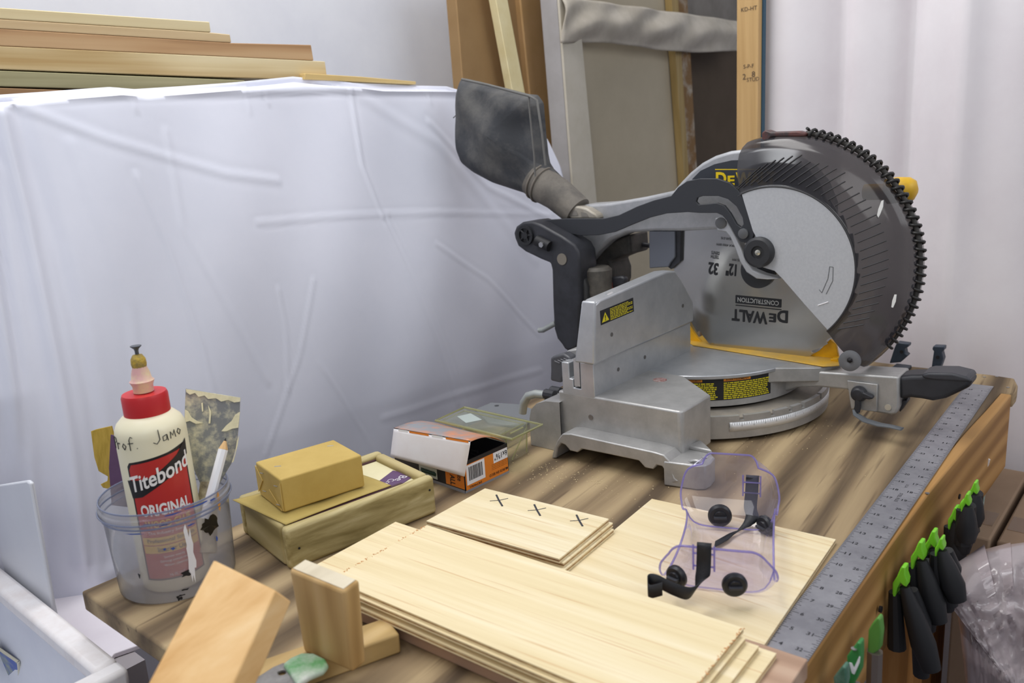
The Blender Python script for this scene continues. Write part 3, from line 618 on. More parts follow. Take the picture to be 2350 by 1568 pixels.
def blt(px, py, ang):
    q = inS(V(px, py, .333-.0035)); c = Vector((q[0]-.142, q[2]-.211)); ca, sa_ = math.cos(ang), math.sin(ang)
    return lambda x, y: BC+_F*(c.x+x*ca-y*sa_)+UP*(c.y+x*sa_+y*ca)-_R*.0032
def btext(name, rows, parent=saw):
    b = MB()
    for tx, px, py, h, wd_, ang, bo in rows: b.text(tx, blt(px, py, ang), h, wd_, bo)
    return b.build(name, INK, parent, smooth=0, recalc=False)
A_ = PI-.02
btext('blade_name', [('D', 1795, 727, .0185, .0160, A_, .03), ('E', 1772, 730, .0130, .0105, A_, .03), ('WALT', 1719, 727, .0185, .056, A_, .03)])
b = MB(); f = blt(1739, 692, A_); hw, hh = .0355, .0062; b.add([f(-hw, -hh), f(hw, -hh), f(hw, hh), f(-hw, hh)], [(0, 1, 2, 3)]); f = blt(1739, 706, A_); b.add([f(-hw, -.0006), f(hw, -.0006), f(hw, .0006), f(-hw, .0006)], [(0, 1, 2, 3)])
cbx = b.build('blade_series_box', INK, saw, smooth=0, recalc=False)
b = MB(); f = blt(1739, 692, A_); b.text('CONSTRUCTION', lambda x, y: f(x, y)-_R*.0002, .0070, .064, .015); b.build('series_word', mat('blade tone', '#b9b9b6', .4, .5), cbx, smooth=0, recalc=False)
btext('blade_size_print', [('12"', 1677, 620, .019, .0165, A_-.05, .03), ('305 MM', 1690, 597, .0035, .014, A_-.05, 0)])
btext('blade_teeth_print', [('32', 1636, 617, .019, .016, A_-.08, .03), ('TEETH', 1640, 590, .005, .013, A_-.08, .01), ('DENTS', 1641, 581, .005, .013, A_-.08, .01)])
btext('blade_fine_print', [('MAX 4900 RPM', 1665, 563, .0035, .030, A_-.05, 0), ('WEAR EYE', 1668, 548, .0035, .02, A_-.05, 0)])
b = MB(); b.lathe([(0, .0), (.026, 0), (.026, .004), (.018, .006), (0, .006)], S(.142, .333-.0025, .211), -_R, 36, close=False); b.build('arbor_washer', mat('dark washer', '#3c3d40', .4, .4), saw)

# --- upper guard and arm casting
VG = .318
ug = [(1290, 492), (1300, 482), (1340, 470), (1400, 466), (1480, 452), (1545, 438), (1562, 418), (1583, 396), (1610, 374), (1640, 358), (1675, 347), (1715, 342), (1760, 345), (1810, 360), (1850, 385), (1880, 420), (1900, 470), (1900, 540), (1700, 560), (1668, 532), (1640, 527), (1560, 531), (1500, 531), (1440, 535), (1400, 552), (1370, 580), (1345, 610), (1325, 600), (1318, 560), (1290, 530)]
b = MB(); b.prism([V(x, y, VG) for x, y in ug], _R*.045); b.build('upper_guard', mat('satin grey guard', '#b2b3b6', .4, .3, var='#a6a8ab', vs=90, bump=.04, bs=900), saw, bevel=.005, seg=4)
# dark recessed face with the yellow name
fc = [(1588, 412), (1608, 392), (1640, 377), (1680, 368), (1720, 367), (1760, 372), (1800, 385), (1840, 420), (1800, 440), (1720, 425), (1690, 428), (1660, 412), (1620, 411)]
b = MB(); b.prism([V(x, y, VG-.0004) for x, y in fc], -_R*.0008); fcp = b.build('guard_face', mat('dark guard face', '#34383f', .45), saw)
def vtext(name, rows, v, m, parent, box=None):
    b = MB()
    for tx, px, py, h, wd_, ang, bo in rows:
        c = V(px, py, v); xa = _F*math.cos(ang)+UP*math.sin(ang); ya = UP*math.cos(ang)-_F*math.sin(ang); b.text(tx, plane_fn(c, xa, ya, .0002), h, wd_, bo)
    return b.build(name, m, parent, smooth=0, recalc=False)
YN = mat('name yellow', '#f0cf14', .5)
vtext('guard_name', [('D', 1655, 410, .019, .0165, .0, .035), ('E', 1678, 414, .0135, .011, .0, .035), ('WALT', 1734, 410, .019, .060, .0, .035)], VG-.0014, YN, fcp)
b = MB(); xs = [V(1641, 388, VG-.0014), V(1765, 388, VG-.0014)]; b.add([xs[0], xs[1], xs[1]-UP*.0013, xs[0]-UP*.0013], [(0, 3, 2, 1)]); b.build('name_bar', YN, fcp, smooth=0, recalc=False)
# silver hook bracket sweeping under the bolt
hk = [(1640, 500), (1668, 505), (1690, 545), (1703, 575), (1712, 600), (1727, 620), (1750, 630), (1790, 640), (1760, 642), (1735, 640), (1712, 625), (1697, 600), (1686, 570), (1675, 545), (1665, 533), (1645, 530)]
b = MB(); b.prism([V(x, y, .300) for x, y in hk], _R*.018); b.build('guard_bracket', mat('bright bracket', '#c4c6c9', .35, .4), saw, bevel=.002)
b = MB(); b.lathe([(0, 0), (.0085, 0), (.0085, .002), (.005, .003), (0, .003)], V(1655, 512, .300), -_R, 18, close=False); b.build('bracket_bolt', mat('grey bolt', '#6b6c6d', .4, .5), saw)
# small grey box below the arm and cable
b = MB(); b.prism([V(x, y, .320) for x, y in ((1489, 531), (1548, 531), (1549, 590), (1538, 604), (1534, 613), (1490, 616))], _R*.03); b.build('dust_chute', mat('blue grey steel', '#6c7079', .5, .3), saw, bevel=.0015)
b = MB(); b.tube([V(1440, 540, .38), V(1452, 553, .38), V(1470, 561, .38), V(1492, 564, .38)], .0042, 8); b.build('power_cable', BLACK, saw, smooth=80)
b = MB(); b.prism([V(x, y, .324) for x, y in ((1548, 531), (1562, 531), (1560, 600), (1540, 618), (1532, 612), (1549, 590))], _R*.01); b.build('chute_flap', BLACK, saw)

# --- black linkage lever with a slot
lo = [(1243, 517), (1252, 505), (1300, 502), (1385, 502), (1420, 494), (1462, 474), (1500, 460), (1540, 450), (1556, 430), (1576, 416), (1605, 410), (1645, 410), (1675, 420), (1695, 438), (1710, 468), (1724, 510), (1731, 535), (1727, 549), (1714, 557), (1700, 556), (1688, 542), (1670, 510), (1658, 495), (1645, 489), (1606, 489), (1578, 487), (1530, 490), (1490, 500), (1450, 516), (1410, 533), (1375, 540), (1330, 541), (1290, 532), (1262, 524)]
so = [(1597, 463), (1603, 470), (1645, 466), (1662, 472), (1676, 490), (1690, 515), (1700, 522), (1706, 515), (1704, 500), (1690, 474), (1670, 457), (1648, 450), (1612, 450), (1600, 454)]
b = MB(); b.prism([V(x, y, .284) for x, y in lo], _R*.006, holes=[[V(x, y, .284) for x, y in so]])
lk = b.build('linkage_lever', mat('dark satin lever', '#34363b', .5, .1), saw, bevel=.0008)
b = MB(); b.lathe([(0, 0), (.0075, 0), (.0075, .003), (.004, .004), (0, .004)], V(1707, 536, .284), -_R, 18, close=False); b.build('lever_bolt', mat('grey bolt', '#6b6c6d', .4, .5), lk)
# main pivot knob of the guard
kc = V(1745, 578, .284); b = MB(); b.lathe([(0, 0), (.0215, 0), (.0215, .008), (.018, .0105), (.0095, .0105), (.0085, .0075), (.0, .0075)], kc, -_R, 40, close=False); pk = b.build('pivot_knob', mat('knob black', '#2f3033', .5), saw)
b = MB(); b.lathe([(0, 0), (.0045, 0), (.0040, .0022), (.002, .003), (0, .003)], kc-_R*.0076, -_R, 16, close=False); b.build('pivot_screw', mat('bright screw', '#cfcdbf', .25, .9), pk)

# --- lower guard: grey plate, smoky rim, ribs, spring
vp = .283; pcx, pcz, pr_ = .1815, .2228, .1132
def inV(x, y, v): q = inS(V(x, y, v)); return q[0], q[2]
aS = math.atan2(inV(1905, 765, vp)[1]-pcz, inV(1905, 765, vp)[0]-pcx); aE = math.atan2(inV(1702, 447, vp)[1]-pcz, inV(1702, 447, vp)[0]-pcx)
pts = [(pcx+pr_*math.cos(aS+(aE-aS)*i/60), pcz+pr_*math.sin(aS+(aE-aS)*i/60)) for i in range(61)]
pts += [inV(x, y, vp) for x, y in ((1715, 490), (1727, 530), (1735, 545), (1728, 565), (1726, 590), (1733, 606), (1745, 612), (1760, 617), (1777, 622), (1795, 640), (1845, 698))]
b = MB(); b.prism([S(u, vp, z) for u, z in pts], _R*.003); gpl = b.build('guard_plate', GREYP, saw, bevel=.0008)
b = MB()
ar = [(1893, 668), (1903, 612), (1911, 612), (1910, 650), (1896, 670), (1902, 674), (1877, 664), (1880, 660)]
for q0, q1 in (((1904, 612), (1912, 613)), ((1904, 612), (1900, 640)), ((1912, 613), (1911, 645)), ((1900, 640), (1886, 672)), ((1911, 645), (1896, 675)), ((1880, 665), (1886, 672))): b.tube([V(*q0, vp-.0001), V(*q1, vp-.0001)], .0005, 5)
b.build('rotation_arrow', mat('embossed line', '#6d6f72', .5), gpl)
b = MB(); b.tube([V(1877, 701, vp-.0002), V(1901, 693, vp-.0002)], .0008, 5); b.build('paint_scratch', WHITE, gpl)
prof = [(.1128, .2835, .1815, .2228), (.1165, .2855, .1812, .2226), (.122, .286, .181, .2224), (.132, .2865, .180, .2221), (.144, .289, .179, .2216), (.156, .294, .178, .2212), (.168, .299, .178, .2210), (.176, .305, .1785, .2212), (.1812, .313, .179, .2215), (.1835, .325, .179, .2215), (.184, .338, .179, .2215), (.182, .356, .179, .2215)]
def bowl(j, a, lift=0):
    k = j*(len(prof)-1); n = min(int(k), len(prof)-2); f = k-n; r, v, cx, cz = [prof[n][i]*(1-f)+prof[n+1][i]*f for i in range(4)]
    return S(cx+(r+lift*.3)*math.cos(a), v-lift, cz+(r+lift*.3)*math.sin(a))
bS = math.atan2(inV(1960, 835, .30)[1]-.221, inV(1960, 835, .30)[0]-.178); bE = math.radians(122)
def bend(j): return bS+.02-.17*(1-j), bE+(.33 if j < .35 else max(-.02, .33-(j-.35)*.9))
def bowlf(i, j):
    j0 = j; s0 = aS-.02+(bS-aS+.02)*j0; e0 = (aE+.06)*(1-j0)+math.radians(101)*j0
    return bowl(j0, s0+(e0-s0)*i)
SMOKE = clear('smoky guard plastic', '#97928d', .70, '#48474c', .14, .5, noise=(6, .05))
gb = MB().sheet(bowlf, 90, 33).build('smoky_guard', SMOKE, saw, smooth=80, recalc=False)
RIB = mat('guard rib', '#353436', .45)
b = MB()
def bowl_at(u, z):
    rr_ = math.hypot(u-.180, z-.222); a = math.atan2(z-.222, u-.180); lo_, hi_ = 0.0, .75
    for _ in range(18):
        m_ = (lo_+hi_)/2; k = m_*(len(prof)-1); n = min(int(k), len(prof)-2); r_ = prof[n][0]+(prof[n+1][0]-prof[n][0])*(k-n)
        if r_ < rr_: lo_ = m_
        else: hi_ = m_
    return bowl(lo_, a, .0007)
for k in range(31):
    a = math.radians(122-k*5.4); dr_ = math.radians(40-k*.8); ra = .121 if k % 1 == 0 else .13
    u0, z0 = .180+ra*math.cos(a), .222+ra*math.sin(a); L2 = .060 if k < 6 else (.046 if k < 12 else .036)
    b.tube([bowl_at(u0+L2*q*math.cos(dr_), z0+L2*q*math.sin(dr_)) for q in [i/8 for i in range(9)]], .0009, 5)
b.build('guard_ribs', RIB, gb)
b = MB(); b.tube([bowl(0.02, aS+(aE-aS)*i/60, .001) for i in range(61)], .0014, 6); b.build('plate_rim', RIB, gb)
MB().sheet(lambda i, j: bowl(.98, math.radians(96)-math.radians(140)*i)-_R*(.010*j)+(S(.170, 0, .2178)-S(0, 0, 0))*0, 60, 1)
# spring on the rim
sc = (.183, .226); sr = .181; sv = .322
s0 = math.radians(81); s1 = math.radians(-36); turns = 35; pts = []
for i in range(turns*10+1):
    q = i/(turns*10); a = s0+(s1-s0)*q; ph = 2*PI*turns*q; rad = sr+.0062*math.cos(ph)
    pts.append(S(sc[0]+rad*math.cos(a), sv+.0068*math.sin(ph), sc[1]+rad*math.sin(a)))
MB().tube(pts, .0021, 6).build('guard_spring', mat('spring steel', '#3b3a39', .4, .5), saw, smooth=80)
b = MB(); b.tube([S(sc[0]+(sr)*math.cos(a), sv, sc[1]+sr*math.sin(a)) for a in [s0+(s1-s0)*i/40 for i in range(41)]], .0032, 8); b.build('spring_core', mat('dark core', '#4a4743', .6), saw, smooth=80)
# front lip of the guard top
b = MB(); b.prism([V(x, y, .31) for x, y in ((1748, 318), (1747, 305), (1756, 298), (1770, 303), (1830, 301), (1850, 306), (1846, 314), (1770, 314), (1757, 330))], _R*.02)
b.build('guard_lip', mat('lip dark', '#3a3536', .5, var='#6a3a34', vs=60), saw, bevel=.002)
b = MB(); b.lathe([(0, 0), (.0225*.62, 0), (.0225*.62, .006), (.010, .0075), (.003, .0075), (0, .006)], V(1952, 827, .285), -_R, 32, close=False); b.build('guard_roller', mat('roller grey', '#6f7073', .5), saw)
b = MB(); b.lathe([(0, 0), (.004, 0), (0, .003)], V(1950, 827, .276), -_R, 6, close=False); b.build('roller_screw', mat('dark screw', '#2c2a2c', .5, .5), saw)
# specks of white paint on the guard
for nmx, pl in (('a', [(2012, 499), (2016, 480), (2023, 461), (2028, 459), (2027, 474), (2021, 490), (2015, 502)]), ('b', [(2046, 705), (2048, 690), (2053, 676), (2058, 676), (2056, 692), (2050, 706)])):
    b = MB(); ps = [V(x, y, .2955) for x, y in pl]; b.prism(ps, -_R*.001); b.build('paint_mark', mat('white paint', '#f3f3ef', .3), saw)
# yellow operating handle behind the guard
b = MB(); b.tube([V(1985, 441, .378), V(2040, 440, .375)], .011, 16); hh = [V(2035, 440, .375), V(2062, 436, .375), V(2085, 436, .375), V(2099, 437, .375), V(2106, 437, .375)]
b.tube(hh, [.017, .0175, .017, .013, .004], 20); b.build('yellow_handle', mat('motor yellow', '#e3b52a', .45, var='#d6a51c', vs=30), saw, smooth=60)
b = MB(); b.cyl(S(.150, .37, .235), _R, .065, .13, 32); b.build('motor_housing', BLACK, saw, bevel=.004)

# --- rear pivot bracket (black, L shaped) and motor mass
pb_ = [(1181, 548), (1178, 535), (1184, 520), (1198, 510), (1220, 508), (1240, 515), (1290, 543), (1318, 562), (1328, 580), (1331, 610), (1331, 700), (1328, 790), (1322, 800), (1305, 806), (1296, 803), (1288, 790), (1278, 778), (1271, 755), (1268, 700), (1266, 620), (1262, 604), (1240, 595), (1205, 578), (1188, 565)]
b = MB(); b.prism([V(x, y, .255) for x, y in pb_], _R*.05); pv = b.build('rear_bracket', BLACK, saw, bevel=.004, seg=3)
b = MB(); b.lathe([(0, 0), (.0165, 0), (.0165, .004), (.012, .004), (.012, .001), (.006, .001), (.006, .004), (0, .004)], V(1207, 540, .2548), -_R, 28, close=False)
for k in range(5): a = 2*PI*k/5; b.tube([V(1207, 540, .252)+_F*math.cos(a)*.005+UP*math.sin(a)*.005, V(1207, 540, .252)+_F*math.cos(a)*.013+UP*math.sin(a)*.013], .0016, 6)
b.build('pivot_cap', mat('cap black', '#1e1f22', .5), pv)
b = MB(); b.tube([V(1232, 552, .252), V(1262, 566, .252)], .009, 12); b.build('bracket_slot', mat('slot black', '#141417', .6), pv)
b = MB(); b.lathe([(0, 0), (.0048, 0), (.0048, .006), (0, .006)], V(1246, 561, .247), -_R, 6, close=False); b.build('bracket_bolt', STEEL, pv)
b = MB(); b.lathe([(0, 0), (.0095, 0), (.0095, .0012), (0, .0012)], V(1290, 595, .2548), -_R, 24, close=False); b.build('brass_pin', mat('dull pin', '#8a8377', .5, .4), pv)
b = MB(); b.tube([V(1320, 575, .262), V(1332, 600, .262), V(1334, 690, .262)], .0025, 6); b.build('bracket_edge', mat('edge grey', '#55575c', .5), pv)
mm = [(1335, 640), (1350, 610), (1372, 582), (1402, 555), (1445, 538), (1448, 584), (1425, 590), (1400, 600), (1408, 622), (1408, 650), (1400, 672), (1380, 690), (1335, 700)]
b = MB(); b.prism([V(x, y, .34) for x, y in mm], _R*.06); b.build('motor_rear', mat('dusty black', '#2a2927', .6, var='#4a4641', vs=30), saw, bevel=.004)
b = MB(); b.lathe([(.0, 0), (.022, 0), (.025, .01), (.025, .045), (.02, .05), (0, .05)], V(1372, 680, .30), UP, 24, close=False); b.build('bevel_column', mat('dusty casting dark', '#57544f', .6, .3, var='#7a746a', vs=30), saw)
b = MB(); b.prism([V(x, y, .31) for x, y in ((1395, 645), (1404, 636), (1425, 634), (1434, 638), (1433, 652), (1405, 662), (1396, 660))], _R*.012); b.build('bevel_knob', BLACK, saw, bevel=.003)
b = MB(); b.prism([V(x, y, .305) for x, y in ((1376, 660), (1380, 646), (1402, 650), (1402, 664))], _R*.01); b.build('red_tag', mat('dull red', '#9a4a3c', .5), saw)
b = MB(); b.prism([V(x, y, .265) for x, y in ((1328, 640), (1338, 636), (1345, 660), (1345, 830), (1300, 830), (1300, 800), (1325, 800))], _R*.09); b.build('rear_column', mat('column dark', '#3a3a3a', .6, .2), saw, bevel=.004)
b = MB(); b.tube([V(1237, 758, .30), V(1246, 758, .30), V(1275, 742, .30)], .0048, 10); b.build('bevel_lock_rod', mat('zinc bar', '#b9beb9', .38, .6), saw, smooth=80)
# exhaust elbow
el = [(1297, 492), (1303, 480), (1322, 473), (1345, 478), (1368, 492), (1372, 503), (1310, 503)]
b = MB(); b.prism([V(x, y, .30) for x, y in el], _R*.05); b.build('exhaust_elbow', mat('dusty aluminium', '#b3ada2', .6, .3, var='#9a9284', vs=40, bump=.1), saw, bevel=.003)
b = MB(); 
for q in (((1304, 484), (1322, 483), (1327, 494), (1305, 496)), ((1333, 486), (1345, 489), (1352, 498), (1335, 497))): b.prism([V(x, y, .2995) for x, y in q], -_R*.0005)
b.build('elbow_recess', mat('recess grey', '#86817a', .6), saw)
# --- dust bag
bag = [(1057, 183), (1068, 180), (1100, 187), (1160, 202), (1214, 216), (1235, 218), (1247, 235), (1250, 262), (1254, 310), (1258, 360), (1264, 384), (1278, 404), (1296, 430), (1322, 446), (1328, 462), (1300, 492), (1280, 480), (1245, 464), (1232, 452), (1182, 436), (1130, 419), (1085, 395), (1058, 373), (1048, 345), (1046, 290), (1048, 240), (1052, 205)]
ctr = (1150, 310)
b = MB(); NR = 9; K = 6; base = []
dense = []
for (x0, y0), (x1, y1) in zip(bag, bag[1:]+bag[:1]):
    for k in range(4): dense.append((x0+(x1-x0)*k/4, y0+(y1-y0)*k/4))
nD = len(dense)
def bagpt(i, j, side):
    x, y = dense[i % nD]; f = 1-j/NR; px, py = ctr[0]+(x-ctr[0])*f, ctr[1]+(y-ctr[1])*f
    h = .036*math.sqrt(max(0, 1-f**2.6)); 
    if px > 1205: h *= max(.55, 1-(px-1205)/300)
    h += .0040*math.sin(px*.045+py*.02)*min(1, (1-f)*4)+.0035*math.sin(py*.06-px*.03+2*math.sin(px*.02))*min(1, (1-f)*4)
    dd = abs((px-1205)*.95-(py-300)*.12)/14
    h -= .010*math.exp(-dd*dd)*min(1, (1-f)*5)
    return V(px, py, .325)-_R*(h*side)
for side in (1, -1):
    vs = [bagpt(i, j, side) for j in range(NR+1) for i in range(nD)]
    b.add(vs, [(j*nD+i, j*nD+(i+1) % nD, (j+1)*nD+(i+1) % nD, (j+1)*nD+i) for j in range(NR) for i in range(nD)])
bg = b.build('dust_bag', mat('dusty bag cloth', '#3b3d41', .85, var='#6a6865', vs=9, vf=.52, bump=.25, bs=220), saw, smooth=80, subsurf=1)
b = MB(); b.tube([V(x, y, .287) for x, y in ((1060, 182), (1120, 195), (1214, 220), (1232, 230), (1243, 300), (1252, 380))], .0022, 6); b.tube([V(x, y, .2885) for x, y in ((1214, 221), (1214, 240), (1220, 300), (1226, 360), (1228, 405))], .0016, 6); b.build('bag_piping', mat('bag seam', '#6d6c69', .8), bg, smooth=80)
b = MB(); nk = [(1228, 410), (1250, 428), (1280, 446), (1308, 470), (1326, 486)]
b.tube([V(x, y, .32) for x, y in nk], [.031, .030, .0285, .027, .026], 24); b.build('bag_collar', mat('dusty collar', '#5f5b56', .8, var='#7c766d', vs=26, bump=.3, bs=120), bg, smooth=80, label='dust coated rubber collar of the bag')
b = MB()
for x, y in ((1236, 417), (1246, 425)): 
    c = V(x, y, .32); ax = (V(1280, 446, .32)-V(1250, 428, .32)).normalized(); e1 = ax.orthogonal().normalized(); e2 = ax.cross(e1)
    b.tube([c+e1*.0315*math.cos(2*PI*k/24)+e2*.0315*math.sin(2*PI*k/24) for k in range(24)], .0018, 6, closed=True)
b.build('collar_rings', mat('dusty ring', '#7a736a', .8), bg, smooth=80)
b = MB(); b.tube([V(1050, 260, .325), V(1045, 266, .32), V(1040, 271, .318)], .0008, 5); b.build('loose_thread', INK, bg)

# ================================================================== things on the bench
OLIVE = wood('aged pine box', ('#877849', '#ad9d6b', '#cdbf90'), TA, 'x', fine=75, long=1.6, pos=(.3, .5, .68))
OLIVEN = wood('aged pine end', ('#8d7e4f', '#b09f6e', '#cabb8b'), NA, 'x', fine=38, long=1.2, rings=1)
h = .047
c4 = [G(668, 1312, 0), G(1004, 1178, 0)]; a_ = (c4[1]-c4[0]).normalized(); n_ = Vector((-a_.y, a_.x, 0)); L_ = (c4[1]-c4[0]).length*1.0; W_ = .126
BO = c4[0]
def BX(x, y, z=0): return BO+a_*x+n_*y+UP*z
wb = thing('wooden_box', BX(L_/2, W_/2), 'shallow square pine box with a recessed lid carrying the wrapped block', 'wooden box')
w_ = .013
for nm_, pa, pb2, m_ in (('near_side', (0, 0), (L_, w_), OLIVE), ('far_side', (0, W_-w_), (L_, W_), OLIVE), ('left_end', (0, w_), (w_, W_-w_), OLIVEN), ('right_end', (L_-w_, w_), (L_, W_-w_), OLIVEN)):
    MB().box(BX, (*pa, 0), (*pb2, h)).build(nm_, m_, wb, bevel=.0045, seg=3)
MB().box(BX, (w_-.001, w_-.001, .028), (L_-w_+.001, W_-w_+.001, .0395)).build('inset_panel', mat('pale panel', '#e2dab4', .6, var='#d8cfa4', vs=8), wb)
b = MB()
for (x0, y0, x1, y1) in ((w_, w_, L_-w_, w_+.004), (w_, w_, w_+.003, W_-w_), (w_, W_-w_-.003, L_-w_, W_-w_)): b.box(BX, (x0, y0, .0396), (x1, y1, .0412))
b.build('maroon_line', mat('maroon line', '#4a2b35', .5), wb)
MB().box(BX, (.012, .0095, .0466), (L_*.80, .0130, .0474)).build('dark_band', mat('maroon line', '#4a2b35', .5), wb)
MB().prism([G(862, 1110, .0402), G(902, 1080, .0402), G(952, 1091, .0402), G(908, 1120, .0402)], UP*-.0004).build('purple_sign', mat('purple sign', '#5c3f66', .5), wb)
b = MB(); xs_ = (G(862, 1110, .0404)-G(902, 1080, .0404)).normalized(); ys_ = UP.cross(xs_); b.text('Be', plane_fn(G(920, 1098, .0404), xs_, ys_, .0001), .010, .015); b.text('Cre', plane_fn(G(893, 1106, .0404), xs_, ys_, .0001), .008, .016)
b.build('sign_script', mat('sign white', '#dcd8dc', .5), wb, smooth=0, recalc=False)
MB().box(BX, (L_-.080, w_+.060, .0397), (L_-.055, w_+.078, .0401)).build('green_patch', mat('green patch', '#8f9074', .6, var='#6f7a6a', vs=90), wb)
for x, y, z, d in ((.012, -.0002, .022, -n_), (L_-.008, -.0002, .032, -n_)):
    MB().cyl(BX(x, y, z), d, .0013, .0004, 8).build('nail_hole', INK, wb)
# loose tan cardboard sheet on the box
TANP = mat('tan card', '#b9a35e', .8, var='#ad9752', vs=9, bump=.08, bs=150)
tz = .0475
pts = [G(534, 1149, tz), G(560, 1130, tz), G(660, 1085, tz), G(815, 1086, tz), G(898, 1116, tz), G(800, 1152, tz), G(656, 1206, tz), G(600, 1185, tz)]
def cardf(i, j):
    p = (pts[0]*(1-i)+pts[3]*i)*(1-j)+(pts[6]*(1-i)+pts[4]*i)*j
    return p+UP*(.0006+.0022*math.sin(PI*j)*math.sin(2.2*PI*i)**2+.003*max(0, j-.9)*10*max(0, math.sin(3*i))*.3)
cs_ = MB().sheet(cardf, 30, 16).build('tan_card', TANP, recalc=False, solid=.0007, smooth=80)
tag(cs_, 'mustard tan sheet of card lying on the wooden box under the wrapped block', 'card')
# wrapped block
zb, zt_ = .0505, .0885
bo = [G(653, 1178, zb), G(838, 1117, zb)]; ab = (bo[1]-bo[0]).normalized(); nb = Vector((-ab.y, ab.x, 0)); lb = (bo[1]-bo[0]).length; wbk = .071
def BK(x, y, z=0): return bo[0]+ab*x+nb*y+UP*(z+.0003)
blk = thing('wrapped_block', BK(lb/2, wbk/2), 'block wrapped in mustard brown paper with stapled folded ends on the wooden box', 'parcel')
MB().box(BK, (0, 0, 0), (lb, wbk, zt_-zb)).build('paper_wrap', mat('wrap paper', '#c6a95c', .65, var='#bb9d50', vs=14, bump=.15, bs=90), blk, bevel=.002, seg=3)
H_ = zt_-zb
for tri in ([(0, .002), (.018, H_*.55), (0, H_-.004)], [(wbk, .002), (wbk-.018, H_*.55), (wbk, H_-.004)], [(.004, .001), (wbk/2, H_*.42), (wbk-.004, .001)]):
    MB().prism([BK(-.0002, y, z) for y, z in tri], -ab*.0009).build('folded_flap', mat('fold paper', '#ccb066', .65, var='#bf9f52', vs=14), blk)
stp = MB()
for y, z in ((.052, H_*.80), (.012, H_*.72), (.050, H_*.25), (.012, H_*.15)):
    MB().tube([BK(-.0012, y-.005, z+.001), BK(-.0014, y+.005, z-.001)], .0005, 5).build('staple', STEEL, blk)
for x, y in ((.010, .040), (.080, .055)): MB().tube([BK(x, y, H_+.0002), BK(x+.006, y-.004, H_+.0002)], .0005, 5).build('staple', STEEL, blk)

# screw box with open lid
so_ = [G(1068, 1133, 0), G(1168, 1085, 0)]; as_ = (so_[1]-so_[0]).normalized(); ns_ = Vector((-as_.y, as_.x, 0)); ls = (so_[1]-so_[0]).length; ws = .135; hs = .041
def SB(x, y, z=0): return so_[0]+as_*x+ns_*y+UP*z
sx = thing('screw_box', SB(ls/2, ws/2), 'open orange and black carton of drywall screws with a white flap hanging in front', 'carton')
ORG = mat('carton orange', '#e8862a', .35); CBK = mat('carton black', '#26262a', .35); CW = mat('carton white', '#f4f4f6', .4); CG = mat('carton grey', '#8f9096', .4)
b = MB(); b.box(SB, (0, 0, 0), (ls, .0012, hs)).box(SB, (0, 0, 0), (.0012, ws, hs)).box(SB, (0, ws-.0012, 0), (ls, ws, hs)).box(SB, (ls-.0012, 0, 0), (ls, ws, hs)).box(SB, (0, 0, 0), (ls, ws, .001))
b.build('carton_body', CBK, sx)
# printed end (right face, y=0)
def E_(x, z, l=.0003): return SB(x, -l, z)
def quad(name, pts, m, parent): return MB().add(pts, [(0, 1, 2, 3)]).build(name, m, parent, smooth=0, recalc=False)
er = quad('orange_end_print', [E_(.002, .003), E_(ls-.001, .003), E_(ls-.001, hs-.005), E_(.002, hs-.005)], ORG, sx)
quad('grey_base_line', [E_(0, 0, .0004), E_(ls, 0, .0004), E_(ls, .003, .0004), E_(0, .003, .0004)], CG, er)
bc = quad('barcode_label', [E_(.004, .009, .0005), E_(.036, .009, .0005), E_(.036, hs-.006, .0005), E_(.004, hs-.006, .0005)], CW, er)
b = MB(); x = .008
while x < .032:
    wd2 = random.choice((.0004, .0007, .0011)); b.add([E_(x, .014, .0007), E_(x+wd2, .014, .0007), E_(x+wd2, hs-.009, .0007), E_(x, hs-.009, .0007)], [(0, 1, 2, 3)]); x += wd2+random.choice((.0005, .0008))
b.build('barcode_bars', INK, bc, smooth=0, recalc=False)
sz = quad('size_label', [E_(.052, hs-.019, .0005), E_(ls-.001, hs-.019, .0005), E_(ls-.001, hs-.005, .0005), E_(.052, hs-.005, .0005)], CW, er)
b = MB(); b.text('6x1⅝"', plane_fn(E_((.052+ls)/2, hs-.012, .0007), -as_, -UP), .008, ls-.056, .01); b.build('size_text', INK, sz, smooth=0, recalc=False)
b = MB()
b.text('MUROS EN SECO', plane_fn(E_(.060, .008, .0007), -as_, -UP), .0035, .034, .01); b.text('DRYWALL', plane_fn(E_(.018, .0055, .0007), -as_, -UP), .0028, .022, .01)
for k in range(4): b.text('tornillos para muros', plane_fn(E_(.062, .0145+k*.0022, .0007), -as_, -UP), .0013, .028)
b.build('end_words', INK, er, smooth=0, recalc=False)
# near long face (x=0)
def F_(y, z, l=.0003): return SB(-l, y, z)
fr_ = quad('orange_face_print', [F_(.0, .005), F_(.034, .005), F_(.034, hs-.001), F_(.0, hs-.001)], ORG, sx)
b = MB(); b.text('Tite', plane_fn(F_(.008, .021, .0006), -UP, -ns_), .008, .013, .01); b.text('ALL', plane_fn(F_(.021, .013, .0006), -UP, -ns_), .009, .014, .02); b.build('face_words', INK, fr_, smooth=0, recalc=False)
sp = quad('screw_picture', [F_(.050, .006), F_(.085, .006), F_(.085, .020), F_(.050, .020)], mat('picture pale', '#c9cfc6', .4), sx)
b = MB(); b.tube([F_(.052, .013, .0008), F_(.080, .013, .0008)], .0016, 6)
for k in range(12): b.tube([F_(.053+k*.0023, .010, .001), F_(.0545+k*.0023, .016, .001)], .0006, 5)
b.build('printed_screw', mat('screw green', '#23422f', .5), sp)
quad('grey_base_line', [F_(0, 0, .0004), F_(ws, 0, .0004), F_(ws, .004, .0004), F_(0, .004, .0004)], CG, sx)
